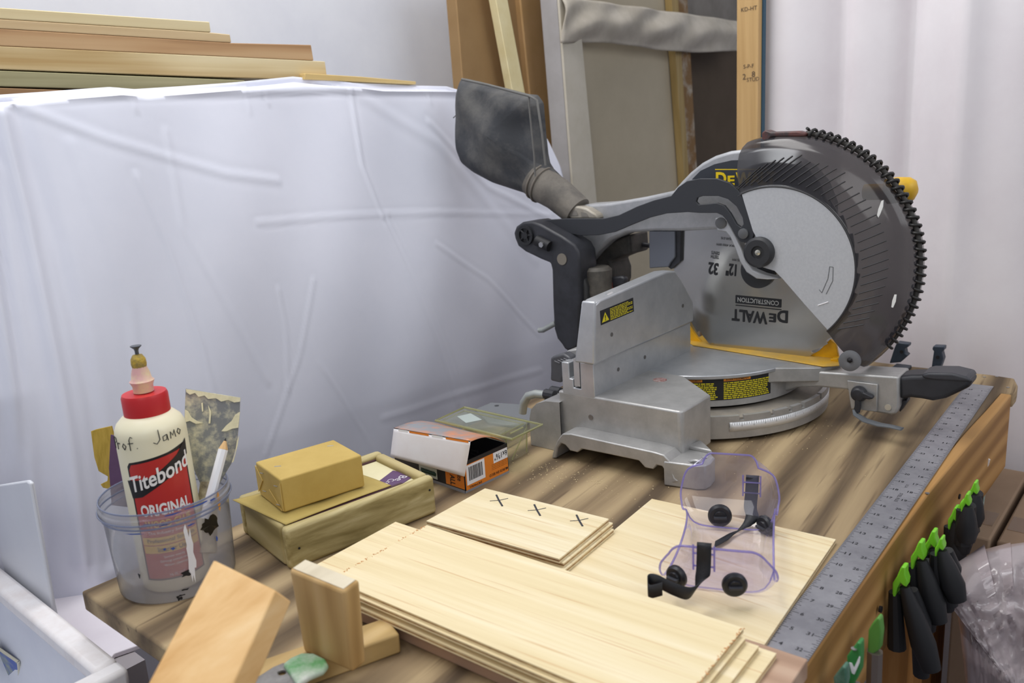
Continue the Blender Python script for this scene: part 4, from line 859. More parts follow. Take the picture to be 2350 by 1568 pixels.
# lid: hinged at the far side, rising to the near side, with the white tuck flap
lA, lB = SB(ls, .004, hs+.001), SB(ls, ws, hs+.001)
zl = .0505
lC, lD = TS(905, 983, .380), TS(1081, 1013, .386)
lid = MB().sheet(lambda i, j: (lA*(1-j)+lD*j)*(1-i)+(lB*(1-j)+lC*j)*i+UP*(.006*math.sin(PI*j)), 10, 10).build('lid', [mat('lid print', '#8f9296', .35, var='#e8862a', vs=26, vf=.56)], sx, recalc=False, solid=.0008, smooth=80)
b = MB(); b.sheet(lambda i, j: (lD*(1-i)+lC*i)+UP*(.0008-.0032*j)+(-as_)*.0012, 10, 1); bandc = b.build('lid_edge_band', CBK, lid, recalc=False, smooth=0)
for f0, f1, m_ in ((.02, .30, ORG), (.52, .78, ORG), (.34, .48, CW), (.80, .93, CW)):
    b = MB(); b.sheet(lambda i, j: (lD*(1-(f0+(f1-f0)*i))+lC*(f0+(f1-f0)*i))+UP*(.0005-.0026*j)+(-as_)*.0018, 4, 1); b.build('edge_print', m_, bandc, recalc=False, smooth=0)
b = MB(); fb = [lC+(-as_)*.0008, lD+(-as_)*.0008, TS(1066, 1094, inT(lD)[0]-.005), TS(896, 1048, inT(lC)[0]-.008)]
b.sheet(lambda i, j: (fb[0]*(1-i)+fb[1]*i)*(1-j)+(fb[3]*(1-i)+fb[2]*i)*j+UP*(-.004*max(0, 1-abs(i-.97)/.06)*j*0), 10, 8); b.build('white_flap', mat('flap white', '#f6f4f7', .5, var='#efe9ea', vs=12), sx, recalc=False, solid=.0007, smooth=80)
# a few dark screws inside
sc_n = MB()
for k in range(14):
    x0 = random.uniform(.012, ls-.012); y0 = random.uniform(.01, ws-.05); a = random.uniform(-.5, .5)
    MB().tube([SB(x0, y0, .018+k*.0012), SB(x0+.02*math.sin(a), min(ws-.004, y0+.032*math.cos(a)), .02+k*.0012)], [.0018, .0006], 6).build('drywall_screw', INK, sx)

# clamshell pack leaning behind the screw box
CLR = clear('clamshell plastic', '#f4f6ee', .14, '#d9dccb', .08, .5, noise=(18, .08)); CLY = clear('clamshell rim', '#efefd2', .45, '#d3d2a6', .15, .4)
cp = thing('clamshell_pack', T(.51, .12, 0), 'empty clear plastic clamshell package between the screw box and the saw', 'package')
lo4 = [G(1165, 1064, 0), G(1213, 1038, 0)]; ac = (lo4[1]-lo4[0]).normalized(); nc = Vector((-ac.y, ac.x, 0)); lc = (lo4[1]-lo4[0]).length
b = MB(); b.sheet(lambda i, j: lo4[0]+ac*(lc*i)+UP*(.0478*j), 2, 6); b.sheet(lambda i, j: lo4[0]+nc*(.11*i)+ac*.0005+UP*(.046*j), 4, 6); b.sheet(lambda i, j: lo4[0]+ac*(lc)+nc*(.11*i)+UP*(.0478*j), 4, 6)
b.build('tray', CLR, cp, recalc=False)
b = MB(); b.tube([lo4[0]+UP*.001, lo4[0]+UP*.047], .0008, 6); b.tube([lo4[0]+ac*lc*.2+UP*.002, lo4[0]+ac*lc*.95+UP*.036], .0008, 6); b.tube([lo4[0]+ac*lc*.9+UP*.002, lo4[0]+ac*lc+UP*.047], .0008, 6); b.build('tray_ribs', CLY, cp)
ld = [G(996, 966, .060), G(1066, 934, .060), G(1248, 974, .056), G(1175, 1010, .050)]
def LQ2(i, j): return (ld[0]*(1-i)+ld[3]*i)*(1-j)+(ld[1]*(1-i)+ld[2]*i)*j
b = MB(); b.sheet(LQ2, 6, 6); b.build('lid', CLR, cp, recalc=False)
b = MB(); k4 = [LQ2(.01, .03), LQ2(.99, .03), LQ2(.99, .97), LQ2(.01, .97)]; b.tube(k4, .0017, 8, closed=True); k5 = [LQ2(.05, .14)-UP*.002, LQ2(.80, .12)-UP*.002, LQ2(.80, .88)-UP*.002, LQ2(.05, .86)-UP*.002]; b.tube(k5, .0012, 8, closed=True)
b.tube([LQ2(.88, .25), LQ2(.88, .65)], .0012, 6); b.build('lid_rim', CLY, cp, smooth=60)
b = MB(); b.sheet(lambda i, j: LQ2(.05+.75*i, .14+.73*j)-UP*.0022, 4, 4); b.build('lid_recess', clear('recess plastic', '#eef2ee', .28, '#c3cac3', .12, .4), cp, recalc=False)
b = MB(); b.prism([LQ2(.10, .50)-UP*.0018, LQ2(.30, .30)-UP*.0018, LQ2(.38, .62)-UP*.0018, LQ2(.16, .80)-UP*.0018], UP*.0003); b.build('sticker', mat('pale sticker', '#c9d3dc', .4), cp)

# ------------------------------------------------------------------ plywood pieces
PT = '#d8b98a'
PLYA = wood('birch ply a', ('#dfcca0', '#e9d8b0', '#f0e3c1'), NA-.02, 'x', fine=90, long=3, rough=.55, streak='#dabf90', bump=.06, pos=(.25, .5, .7))
PLYB = wood('birch ply b', ('#e0cea3', '#e9d9b2', '#f0e4c4'), NA+.05, 'x', fine=95, long=3, rough=.55, streak='#dcc296', bump=.06, pos=(.25, .5, .7))
EDGE = mat('ply edge', '#c8a877', .7, var='#8a6644', vs=70); 
def ply(name, cs, z0, z1, m, label, cat='plywood', group=None):
    """sheet with its plies showing on the edge: outer veneers plus a darker core"""
    th = z1-z0; nm2 = MB()
    nm2.prism([Vector((c.x, c.y, Z0+z0)) for c in cs], UP*th*.3); nm2.prism([Vector((c.x, c.y, Z0+z0+th*.7)) for c in cs], UP*th*.3)
    nm2.cur = 1; ctr_ = sum(cs, Vector())/len(cs)
    cc = [c+(ctr_-c).normalized()*.0004 for c in cs]; nm2.prism([Vector((c.x, c.y, Z0+z0+th*.3+.00001)) for c in cc], UP*(th*.4-.00002))
    o = nm2.build(name, [m, EDGE], smooth=0); return tag(o, label, cat, group)
ply('plywood_sheet', [G(1496, 1145, .005), G(1918, 1238, .005), G(1754, 1480, .005), G(1754, 1480, .005)+G(1496, 1145, .005)-G(1918, 1238, .005)], .0003, .005, PLYA, 'large thin plywood sheet lying flat on the bench under the clear goggles')
# three small offcuts with pencilled crosses on the top one
zt3 = .0205
tp4 = [G(978, 1196, zt3), G(1113, 1121, zt3), G(1397, 1191, zt3), G(1283, 1283, zt3)]
for k, (dx, dy, lab_) in enumerate((( .000, .006, 'bottom thin plywood offcut of the small stack, its edge peeking out to the right'), (.006, .003, 'middle thin plywood offcut of the small stack beside the screw box'), (0, 0, 'small plywood offcut marked with three black crosses, topmost of its stack'))):
    cs = [c+_D*dx*(.5 if k == 1 else 1)+_N*dy for c in tp4]; z0_ = .0053+.0051*k
    o = ply('plywood_offcut', cs, z0_, z0_+.005, PLYB, lab_, group='small plywood offcuts in a stack')
CROSS = mat('marker black', '#33333a', .6)
e1 = (tp4[2]-tp4[1]).normalized(); 
for x, y in ((1145, 1149), (1232, 1171), (1329, 1195)):
    c = G(x, y, zt3)+UP*.0002; b = MB()
    p1, p2 = G(x-21, y+1, zt3+.0002), G(x+21, y-5, zt3+.0002); p3, p4 = G(x-6, y-13, zt3+.0002), G(x+8, y+13, zt3+.0002)
    b.tube([p1, c, p2], .0006, 6, squash=(UP, .3)); b.tube([p3, c, p4], .0012, 6, squash=(UP, .3)); b.build('marker_cross', CROSS, o)
# big stack
zs = .036
A1 = G(1000, 1196, zs); 
tl, tr, br, bl_ = G(958, 1216, zs), G(1130, 1226, zs), G(1710, 1438, zs), G(822, 1350, zs)
# rectangle fitted to the sheet: long edge along the bench width
o1 = G(832, 1360, zs); o2 = G(1325, 1568, zs); le = (o2-o1).normalized(); we = Vector((-le.y, le.x, 0)); 
if we.dot(_D) < 0: we = -we
def OFF(p): q = p-o1; return q.dot(le), q.dot(we)
xr, yr = OFF(G(1710, 1438, zs)); xl, yl = OFF(G(985, 1205, zs))
def RC(x0, x1, y0, y1, z=0): return [o1+le*x+we*y for x, y in ((x0, y0), (x1, y0), (x1, y1), (x0, y1))]
yw = .155
yw = OFF(G(1311, 1313, zs))[1]
xL = (OFF(G(790, 1310, zs))[0]+OFF(G(957, 1221, zs))[0])/2; xL2 = OFF(G(735, 1293, zs-.005))[0]
PINK = wood('pinkish board', ('#a98a74', '#b99a83', '#c8ac95'), math.atan2(le.y, le.x), 'x', fine=45, long=1.4, rings=1)
PLYC = wood('birch ply c', ('#e1cd9f', '#ebdab0', '#f2e4c1'), math.atan2(le.y, le.x)+.03, 'x', fine=85, long=2.6, rough=.5, streak='#dabb8b', bump=.05, pos=(.25, .5, .7))
def rcboard(x0, x1, y0, y1, z0, z1, m, nm_, lab_, cat, grp=None):
    cs = RC(x0, x1, y0, y1)
    if cat == 'plywood': return ply(nm_, cs, z0, z1, m, lab_, group=grp)
    return tag(MB().prism([Vector((c.x, c.y, Z0+z0)) for c in cs], UP*(z1-z0)).build(nm_, m, bevel=.001), lab_, cat)
gS = 'long plywood pieces in the big stack'
rcboard(xL2+.04, xr+.046, .004, yw+.014, .0002, .0175, PINK, 'pine_board', 'pinkish pine board at the bottom of the big plywood stack, its end sticking out right', 'board')
rcboard(xL2+.012, xr+.026, -.004, yw+.001, .0178, .0226, PLYC, 'long_plywood', 'lowest long plywood piece just above the pinkish pine board', 'plywood', gS)
rcboard(xL2+.006, xr+.014, .002, yw-.004, .0228, .0274, PLYC, 'long_plywood', 'second lowest long plywood piece of the big stack', 'plywood', gS)
rcboard(xL2, xr+.004, -.003, yw-.006, .0276, .0318, PLYC, 'long_plywood', 'long plywood piece under the top one, its pale end exposed at the left', 'plywood', gS)
otp = rcboard(xL, xr, 0, yw, .0320, .0360, PLYC, 'long_plywood', 'topmost long plywood piece with a fuzzy orange cut end, largest pale sheet', 'plywood', gS)
b = MB()
for x_, in ((xL,), (xr,)):
    for k in range(60):
        y_ = yw*random.random(); p = o1+le*(x_+random.uniform(-.001, .001))+we*y_; b.tube([Vector((p.x, p.y, Z0+.0359)), Vector((p.x, p.y, Z0+.0363))+le*random.uniform(-.0015, .0015)+we*random.uniform(-.0015, .0015)], .0004, 4)
f_ = b.build('fuzzy_cut_fibres', mat('orange fibres', '#d59a62', .8), otp); f_['kind'] = 'stuff'

# base board and upright block
JIG = wood('jig pine', ('#a98e5c', '#c0a26c', '#cdb17d'), TA, 'x', fine=40, long=1.5, rings=1.4, rough=.6)
JIGV = wood('jig block pine', ('#a5824f', '#bf9c66', '#ccab78'), 0, 'z', fine=48, long=3, rings=1.6, rough=.6)
ENDG = wood('end grain', ('#b9ab90', '#d8cdb4', '#e4dac2'), TA, 'x', fine=30, long=8, rough=.7)
jr = [G(925, 1500, 0), G(740, 1568, 0)]; aj = (jr[0]-jr[1]).normalized(); nj = Vector((-aj.y, aj.x, 0))
def JB(x, y, z=0): return jr[0]-aj*x+nj*y+UP*z
wj = (G(690, 1488, .019)-jr[0]).dot(nj)+.003
jb = MB().box(JB, (0.001, 0.001, .0003), (.175, wj, .019)).build('jig_base', JIG, bevel=.002)
tag(jb, 'pine base board lying on the bench under the upright block', 'board')
qb = [G(692, 1495, .0193), G(810, 1545, .0193), G(846, 1522, .0193)]
ax_ = (qb[1]-qb[0]).normalized(); ay_ = Vector((-ax_.y, ax_.x, 0)); lw = (qb[1]-qb[0]).length; tw = max(.016, (qb[2]-qb[1]).dot(ay_))
def UB(x, y, z=0): return qb[0]+ax_*x+ay_*y+UP*z
ub = thing('upright_block', UB(lw/2, tw/2), 'upright rectangular pine block with worn white end grain standing on the base board', 'wood block')
b = MB(); b.hexa([UB(.002, 0, 0), UB(lw, 0, 0), UB(lw, tw, 0), UB(.002, tw, 0)], [UB(-.002, 0, .075), UB(lw+.001, 0, .072), UB(lw+.001, tw+.002, .073), UB(-.002, tw+.002, .076)])
b.build('block', JIGV, ub, bevel=.003, seg=3)
b = MB(); b.hexa([UB(.0005, .002, .0752), UB(lw-.0015, .002, .0722), UB(lw-.0015, tw, .0732), UB(.0005, tw, .0762)], [UB(.001, .0025, .0757), UB(lw-.002, .0025, .0727), UB(lw-.002, tw-.0005, .0737), UB(.001, tw-.0005, .0767)]); b.build('worn_end', ENDG, ub, bevel=.0005, label='chalky white end grain')
# green spring clamp on the base board
GRN = mat('clamp green', '#5f9f62', .45, var='#cdd3c9', vs=24, vf=.50); GRND = mat('clamp green dark', '#3c8a46', .45, var='#2f7a3c', vs=20)
zc = .0205
gp_ = [(650, 1536), (668, 1522), (694, 1510), (722, 1511), (748, 1524), (756, 1538), (744, 1552), (712, 1566), (684, 1585), (668, 1560)]
sc1 = thing('spring_clamp', G(690, 1540, .02), 'paint smeared green tipped spring clamp gripping the base board by the upright block', 'clamp')
MB().prism([G(x, y, zc) for x, y in gp_], UP*.0055).build('jaw_pad', GRN, sc1, bevel=.0025, seg=4)
ja = [(560, 1580), (600, 1556), (628, 1538), (652, 1528), (674, 1545), (690, 1572), (672, 1600), (600, 1620)]
hc = inT(G(648, 1549, zc))
MB().prism([G(x, y, .0197) for x, y in ja], UP*.003, holes=[[T(hc[0]+.003*math.cos(2*PI*k/14), hc[1]+.0035*math.sin(2*PI*k/14), .0197) for k in range(14)]]).build('metal_jaw', mat('clamp steel', '#9c9a98', .4, .6, var='#7f7c7a', vs=60), sc1, bevel=.0008)

# leaning offcut in the near foreground
P0_, P1_, P2_ = DEP(490, 1285, .60), DEP(632, 1355, .585), DEP(340, 1568, .53)
P3_ = DEP(669, 1381, .598)
dv = (P2_-P0_)*1.5
b = MB(); b.hexa([P0_+dv, P1_+dv, P3_+dv, P0_+(P3_-P1_)+dv], [P0_, P1_, P3_, P0_+(P3_-P1_)])
fo = b.build('pine_offcut', wood('bright pine', ('#cf9f60', '#e3ba80', '#ecca96'), .9, 'x', fine=34, long=3, rough=.5, rings=0, pos=(.3,.5,.62)), bevel=.0012)
tag(fo, 'bright blurred pine batten leaning up in the near foreground before the bucket', 'batten')

# ------------------------------------------------------------------ bucket with glue and tools
bc0 = T(.075, .060, 0)
ec = (Vector((CAM.x, CAM.y, 0))-Vector((bc0.x, bc0.y, 0))).normalized(); er_ = Vector((-ec.y, ec.x, 0))
if er_.dot(_r) < 0: er_ = -er_
BK2 = thing('plastic_tub', bc0, 'translucent paint stained plastic tub holding the glue bottle and tools', 'tub')
TUB = clear('cloudy tub plastic', '#eceef2', .46, '#d2d2d6', .12, .35, noise=(9, .08))
b = MB(); b.lathe([(.0, .001), (.054, .001), (.0565, .004), (.0585, .05), (.0600, .086), (.0630, .088), (.0630, .093), (.0610, .094), (.0610, .099)], bc0, UP, 72, close=False); tubo = b.build('tub_wall', TUB, BK2, smooth=60, recalc=False)
b = MB()
for hz, rr_ in ((.099, .0613), (.0885, .0635), (.083, .0607)): b.tube([bc0+UP*hz+Vector((rr_*math.cos(2*PI*k/60), rr_*math.sin(2*PI*k/60), 0)) for k in range(60)], .0009, 6, closed=True)
b.build('tub_rim', clear('rim plastic clear', '#cdd4e6', .5, '#b4bcd2', .1, .5), BK2, smooth=60)
def cylpt(a, h, r): return bc0+(ec*math.cos(a)+er_*math.sin(a))*r+UP*h
def blob(name, a, h, w2, h2, m, parent, r=None, jag=.3, n=22):
    pts = []
    for k in range(n):
        th = 2*PI*k/n; q = 1+random.uniform(-jag, jag); hh2 = h+h2*math.sin(th)*q; rr = (.0575+hh2*.033) if r is None else r; pts.append(cylpt(a+w2/rr*math.cos(th)*q, hh2, rr+.0009))
    b = MB(); c = cylpt(a, h, (.0575+h*.033 if r is None else r)+.0009); b.add([c]+pts, [(0, 1+k, 1+(k+1) % n) for k in range(n)]); return b.build(name, m, parent, recalc=False, smooth=0)
blob('black_smear', .62, .070, .010, .009, mat('black paint', '#15120f', .3, var='#8a5a20', vs=120, vf=.7), tubo)
blob('white_drip', .22, .050, .0035, .026, mat('white drip', '#f2f2f4', .5), tubo, jag=.35)
BLU = mat('blue paint', '#3c5aa8', .5)
for a, hh2, w2, h2 in ((.05, .095, .010, .0008), (.45, .096, .012, .0012), (-.55, .080, .009, .0007), (-.1, .086, .005, .0006), (.75, .093, .006, .002), (-.32, .089, .006, .0006), (.30, .079, .004, .0007), (-.02, .060, .0016, .0016), (-.14, .061, .0014, .0012), (.72, .052, .0014, .003)): blob('blue_fleck', a, hh2, w2, h2, BLU, tubo, jag=.45, n=12)
for a, hh2, w2, h2 in ((-.02, .009, .004, .001), (.06, .014, .003, .0008), (-.06, .006, .0022, .0022), (-.62, .035, .0012, .003), (.12, .030, .005, .003)): blob('black_fleck', a, hh2, w2, h2, INK, tubo, jag=.5, n=10)
blob('orange_streak', .88, .088, .002, .010, mat('orange paint', '#e09a3c', .5), tubo, jag=.3)

# glue bottle
gb0 = bc0+UP*.0008-er_*.002+ec*.002; gax = (UP-er_*.004).normalized()
GX = er_-gax*er_.dot(gax); GX.normalize(); GY = gax.cross(GX); 
if GY.dot(ec) < 0: GY = -GY
def BT(a, hgt, r): return gb0+gax*hgt+(GY*math.cos(a)+GX*math.sin(a))*r
glue = thing('glue_bottle', gb0, 'cream wood glue bottle with a red cap and red label standing in the tub', 'glue bottle')
CREAM = mat('cream bottle', '#f3edd0', .4, var='#ede4bf', vs=6)
MB().lathe([(0, 0), (.029, 0), (.0323, .003), (.0332, .010), (.0332, .162), (.0326, .168), (.030, .174), (.025, .179), (.021, .182), (0, .182)], gb0, gax, 56, close=False).build('bottle_body', CREAM, glue, smooth=60)
REDC = mat('red cap', '#c8262b', .4)
b = MB(); b.lathe([(0, .180), (.0212, .180), (.0216, .182), (.0216, .199), (.0204, .202), (0, .2025)], gb0, gax, 48, close=False)
capo = b.build('cap', REDC, glue, smooth=50)
b = MB(); b.lathe([(0, .203), (.0095, .203), (.0095, .209), (.0115, .214), (.0095, .216), (.0085, .222), (.0060, .230), (.0055, .233), (0, .233)], gb0, gax, 24, close=False)
b.build('nozzle', mat('pink nozzle', '#e6b3b0', .5, var='#ead9a8', vs=60), glue, smooth=50)
b = MB(); b.lathe([(0, .226), (.0065, .227), (.0072, .231), (.0068, .236), (.0045, .240), (0, .241)], gb0, gax, 14, close=False); b.build('dried_glue', mat('dried glue', '#c9a83c', .6, var='#8a7a4a', vs=160, bump=.4, bs=400), glue, smooth=60)
b = MB(); b.lathe([(0, .238), (.0018, .239), (.0018, .244), (.0024, .246), (.0052, .2485), (.0052, .2492), (0, .2492)], gb0, gax, 16, close=False); b.build('plug_screw', mat('grey screw', '#62666c', .4, .6), glue)
RB = .0333
def wrap(name, m, a0, a1, h0, h1, lift, parent, n=24): return MB().sheet(lambda i, j: BT(a0+(a1-a0)*i, h0+(h1-h0)*j, RB+lift), n, 1).build(name, m, parent, recalc=False, smooth=80)
def wpoly(name, m, pts, lift, parent):
    """polygon in (x along the wall, height), cut into vertical strips so that it follows the wall"""
    bm = bmesh.new(); vv = [bm.verts.new((x, y, 0)) for x, y in pts]; bm.faces.new(vv)
    x = min(p[0] for p in pts)
    while x < max(p[0] for p in pts):
        x += .004; g = bm.verts[:]+bm.edges[:]+bm.faces[:]; bmesh.ops.bisect_plane(bm, geom=g, plane_co=(x, 0, 0), plane_no=(1, 0, 0))
    bm.verts.index_update(); vs = [BT(v.co.x/RB, v.co.y, RB+lift) for v in bm.verts]; fs = [[v.index for v in f.verts] for f in bm.faces]; bm.free()
    return MB().add(vs, fs).build(name, m, parent, recalc=False, smooth=80)
LRED = mat('label red', '#c3302a', .4); LDK = mat('label black', '#1d1a1c', .4); LYE = mat('label yellow band', '#f0c040', .4); LWH = mat('label white', '#f6f2ee', .4)
X0, X1 = -.0275, .0305
lbk = wpoly('front_label', LDK, [(X0-.002, .016), (X1+.001, .016), (X1+.001, .151), (X1-.006, .150), (.012, .147), (-.008, .144), (X0+.001, .141), (X0-.002, .137)], .0002, glue)
wpoly('label_red', LRED, [(X0, .018), (X1-.001, .018), (X1-.001, .147), (.012, .1445), (-.008, .1415), (X0+.003, .139), (X0, .134)], .0004, lbk)
sl_ = .28
def wt(rows, m, name, parent, lift, slant=0):
    b = MB()
    for tx, xc, hc, hh2, ww, bo in rows: b.text(tx, lambda x, y: BT((xc+x)/RB, hc+y+x*slant, RB+lift), hh2, ww, bo)
    return b.build(name, m, parent, smooth=0, recalc=False)
wpoly('name_banner', LDK, [(X0-.005, .1225), (-.012, .124), (-.004, .127), (.006, .1335), (.020, .142), (X1-.004, .148), (X1+.004, .154), (X1+.003, .138), (.012, .123), (-.006, .113), (-.018, .106), (X0-.002, .104)], .0006, lbk)
wt([('Titebond', .001, .1265, .0165, .060, .02)], LWH, 'brand_word', lbk, .0009, sl_)
wt([('ORIGINAL', .0015, .0915, .0125, .048, .035)], LWH, 'original_word', lbk, .0008)
wt([('WOOD GLUE', .0015, .0765, .0080, .044, .03)], LYE, 'wood_glue_words', lbk, .0008)
wt([('The Industry Standard', .0015, .067, .0040, .042, 0)], LWH, 'standard_words', lbk, .0008)
for hc_ in (.0585, .0495): 
    bd_ = wrap('yellow_band', LYE, (X0+.001)/RB, (X1-.002)/RB, hc_-.004, hc_+.004, .0006, lbk)
wt([('Professional Strength', .0015, .0585, .0052, .046, .01), ('Interior Use', .0015, .0495, .0052, .028, .01)], LDK, 'band_words', lbk, .0009)
wt([('Sands easily', .0015, .041, .0034, .020, 0), ('Strong initial tack', .0015, .0365, .0034, .028, 0), ('Water cleanup', .0015, .032, .0034, .022, 0), ('16 FL OZ', .0015, .0215, .003, .014, 0)], LWH, 'small_words', lbk, .0008)
# handwriting as pen strokes: "Prof. Jamo"
HW = {'P': [[(0, 0), (0, 1)], [(0, 1), (.5, .95), (.55, .65), (0, .5)]], 'r': [[(0, 0), (0, .55)], [(0, .4), (.2, .55), (.35, .5)]], 'o': [[(.2, 0), (0, .25), (.15, .5), (.38, .3), (.2, 0)]], 'f': [[(.1, -.1), (.1, .75), (.25, 1), (.4, .9)], [(-.05, .45), (.4, .5)]],
      '.': [[(0, 0), (.06, .02)]], 'J': [[(.4, 1.1), (.45, .3), (.2, 0), (-.05, .15)]], 'a': [[(.35, .5), (.05, .4), (.05, .05), (.3, .1), (.38, .5), (.42, 0)]], 'm': [[(0, 0), (.02, .5), (.22, .15), (.38, .55), (.44, 0)]], 'M': [[(0, 0), (.05, .55), (.2, .2), (.38, .6), (.45, 0)]]}
b = MB(); x = -.047
for ch in 'Prof.  JaMo':
    if ch == ' ': x += .006; continue
    for st_ in HW[ch]:
        b.tube([BT((x+p*.0125)/RB, .1545+q*.0125+(x+.03)*.10, RB+.0002) for p, q in st_], .00042, 5)
    x += {'.': .004, 'f': .008}.get(ch, .0080)
b.build('handwritten_name', INK, glue)

# tools in the tub
def flat(name, pts, d, th, m, parent=None, bevel=0, **k): return MB().prism([DEP(x, y, d) for x, y in pts], _fw*th).build(name, m, parent, bevel=bevel, **k)
pk_ = thing('putty_knife', T(.10, .09, .004), 'wide putty knife with cream paint on its steel blade standing in the tub', 'putty knife')
flat('knife_blade', [(426, 892), (551, 913), (549, 960), (543, 1020), (530, 1065), (512, 1095), (498, 1120), (462, 1116), (448, 1085), (432, 1040), (422, 990), (424, 940)], .862, .0012, mat('painted steel', '#85888a', .4, .3, var='#e0dabc', vs=75, vf=.57), pk_, bevel=.0002)
CRUST = mat('cream paint crust', '#ece5c2', .6, var='#d9d2ae', vs=90)
for pl in ([(427, 893), (552, 913), (551, 922), (538, 924), (524, 918), (508, 922), (496, 914), (478, 916), (470, 908), (456, 911), (448, 902), (436, 906), (428, 900)], [(425, 940), (432, 944), (440, 958), (452, 966), (466, 971), (450, 973), (436, 966), (424, 970)],
           [(551, 945), (540, 952), (532, 966), (520, 976), (508, 990), (520, 990), (534, 984), (547, 982)], [(549, 1000), (544, 1012), (540, 1040), (532, 1062), (536, 1060), (546, 1020)], [(478, 930), (481, 950), (479, 972), (483, 972), (485, 945)], [(462, 925), (464, 945), (467, 944), (466, 924)]):
    MB().prism([DEP(x, y, .8616) for x, y in pl], -_fw*.0006).build('paint_crust', CRUST, pk_)
MB().tube([DEP(478, 1105, .866), DEP(474, 1180, .862), DEP(470, 1270, .850)], [.008, .011, .012], 12).build('knife_handle', mat('dirty handle', '#6a5f4e', .6, var='#c7bb9a', vs=60), pk_, smooth=60)
pc_ = thing('carpenter_pencil', T(.10, .10, .004), 'white pencil with a sharpened wooden tip standing in front of the putty knife', 'pencil')
t0, t1, t2 = DEP(488, 1122, .835), DEP(512, 1032, .845), DEP(518, 1006, .848)
MB().tube([t0+(t0-t1)*.75, t0, t1], .0050, 8).build('shaft', mat('pencil white', '#f1f2f6', .35), pc_, smooth=30)
MB().tube([t1, t1*.25+t2*.75], [.0050, .0014], 8).build('wooden_tip', mat('pencil cedar', '#d2ab76', .6), pc_)
MB().tube([t1*.25+t2*.75, t2], [.0013, .0004], 8).build('lead', INK, pc_)
pf = flat('purple_card', [(254, 998), (262, 1000), (283, 1030), (292, 1060), (300, 1165), (256, 1160), (250, 1075)], .868, .002, mat('purple card', '#5e4263', .7, var='#523855', vs=20))
tag(pf, 'purple strip of sanding sheet tucked into the tub left of the glue bottle', 'sandpaper')
yf = flat('shim_brush', [(208, 990), (222, 985), (254, 978), (262, 1010), (262, 1125), (236, 1120), (230, 1112), (246, 1104), (247, 1094), (226, 1082), (216, 1050)], .885, .004, wood('mustard ridged', ('#9d8130', '#b2953f', '#bf9f4a'), 0, 'z', fine=260, long=6, rough=.7), bevel=.0006)
tag(yf, 'ragged mustard yellow bristle pad at the left rim of the tub', 'brush')

# ------------------------------------------------------------------ goggles
n0, f0 = G(1648, 1378, 0), G(1672, 1222, 0); ga = (f0-n0); GL = ga.length; ga.normalize(); gn = Vector((ga.y, -ga.x, 0))
def GG(x, y, z): return n0+ga*x+gn*y+UP*z
def GPX(px, py, x): q = hit(px, py, GG(x, 0, 0), ga); r = q-n0; return (x, r.dot(gn), r.z)
def GP(px, py, x): return hit(px, py, GG(x, 0, 0), ga)
LENS = clear('goggle plastic', '#f2effb', .11, '#d9d5ee', .04, .6, fres=1.55); LRIM = clear('goggle edge plastic', '#d9d4f6', .40, '#b7afea', .05, .5, fres=1.45)
gg = thing('safety_goggles', n0+ga*GL/2, 'clear plastic safety goggles with black vents and strap lying on the plywood', 'goggles')
pf_ = [(-.020, .062), (-.018, .045), (-.012, .026), (-.002, .011), (.014, .0065), (GL*.35, .006), (GL*.7, .0062), (GL-.002, .010), (GL+.012, .024), (GL+.020, .042), (GL+.026, .066), (GL+.028, .078)]
hwid = [.043, .051, .053, .050, .047, .044, .044, .047, .051, .052, .046, .030]; cen = [.0, .0, 0, 0, .002, .004, .004, .002, 0, 0, 0, 0]; dep = [.006, .008, .010, .012, .020, .028, .028, .020, .012, .010, .008, .006]
def interp(L, k): n = min(int(k), len(L)-2); f = k-n; return L[n]*(1-f)+L[n+1]*f
def cr(L, k):
    n = min(int(k), len(L)-2); f = k-n; p0 = L[max(0, n-1)]; p1 = L[n]; p2 = L[n+1]; p3 = L[min(len(L)-1, n+2)]
    return .5*((2*p1)+(-p0+p2)*f+(2*p0-5*p1+4*p2-p3)*f*f+(-p0+3*p1-3*p2+p3)*f**3)
K_ = len(pf_)-1
def gogf(i, j):
    k = i*K_; x = cr([p[0] for p in pf_], k); z = cr([p[1] for p in pf_], k); k2 = min(K_, k+.05); k1 = max(0, k-.05)
    dx = cr([p[0] for p in pf_], k2)-cr([p[0] for p in pf_], k1); dz = cr([p[1] for p in pf_], k2)-cr([p[1] for p in pf_], k1); l = math.hypot(dx, dz) or 1
    nx, nz = -dz/l, dx/l
    tau = 2*j-1; h_ = cr(hwid, k); dd = cr(dep, k)*abs(tau)**5*(1.35 if tau > 0 else .85)
    corner = 1-.10*max(0, abs(tau)-.6)**1.5
    y = cr(cen, k)+h_*(math.sin(tau*PI/2)*.4+tau*.6)*corner
    e = max(0, abs(tau)-.55)/.45
    z -= .012*e**2*max(0, 1-i/.3)**1.2
    z -= .012*e**2*max(0, (i-.75)/.25)**1.2
    return GG(x+nx*dd, y, z+nz*dd)
MB().sheet(gogf, 60, 28).build('lens_shell', LENS, gg, recalc=False, smooth=80)
b = MB(); edge = [gogf(i/60, 0) for i in range(61)]+[gogf(1, j/28) for j in range(1, 29)]+[gogf(1-i/60, 1) for i in range(1, 61)]+[gogf(0, 1-j/28) for j in range(1, 28)]
b.tube(edge, .0011, 6, closed=True); b.build('shell_edge', LRIM, gg, smooth=80)
b = MB(); b.tube([gogf(.33, j/16) for j in range(17)], .0008, 5); b.tube([gogf(.62, j/16) for j in range(17)], .0009, 5); b.build('moulded_rib', LRIM, gg, smooth=80)
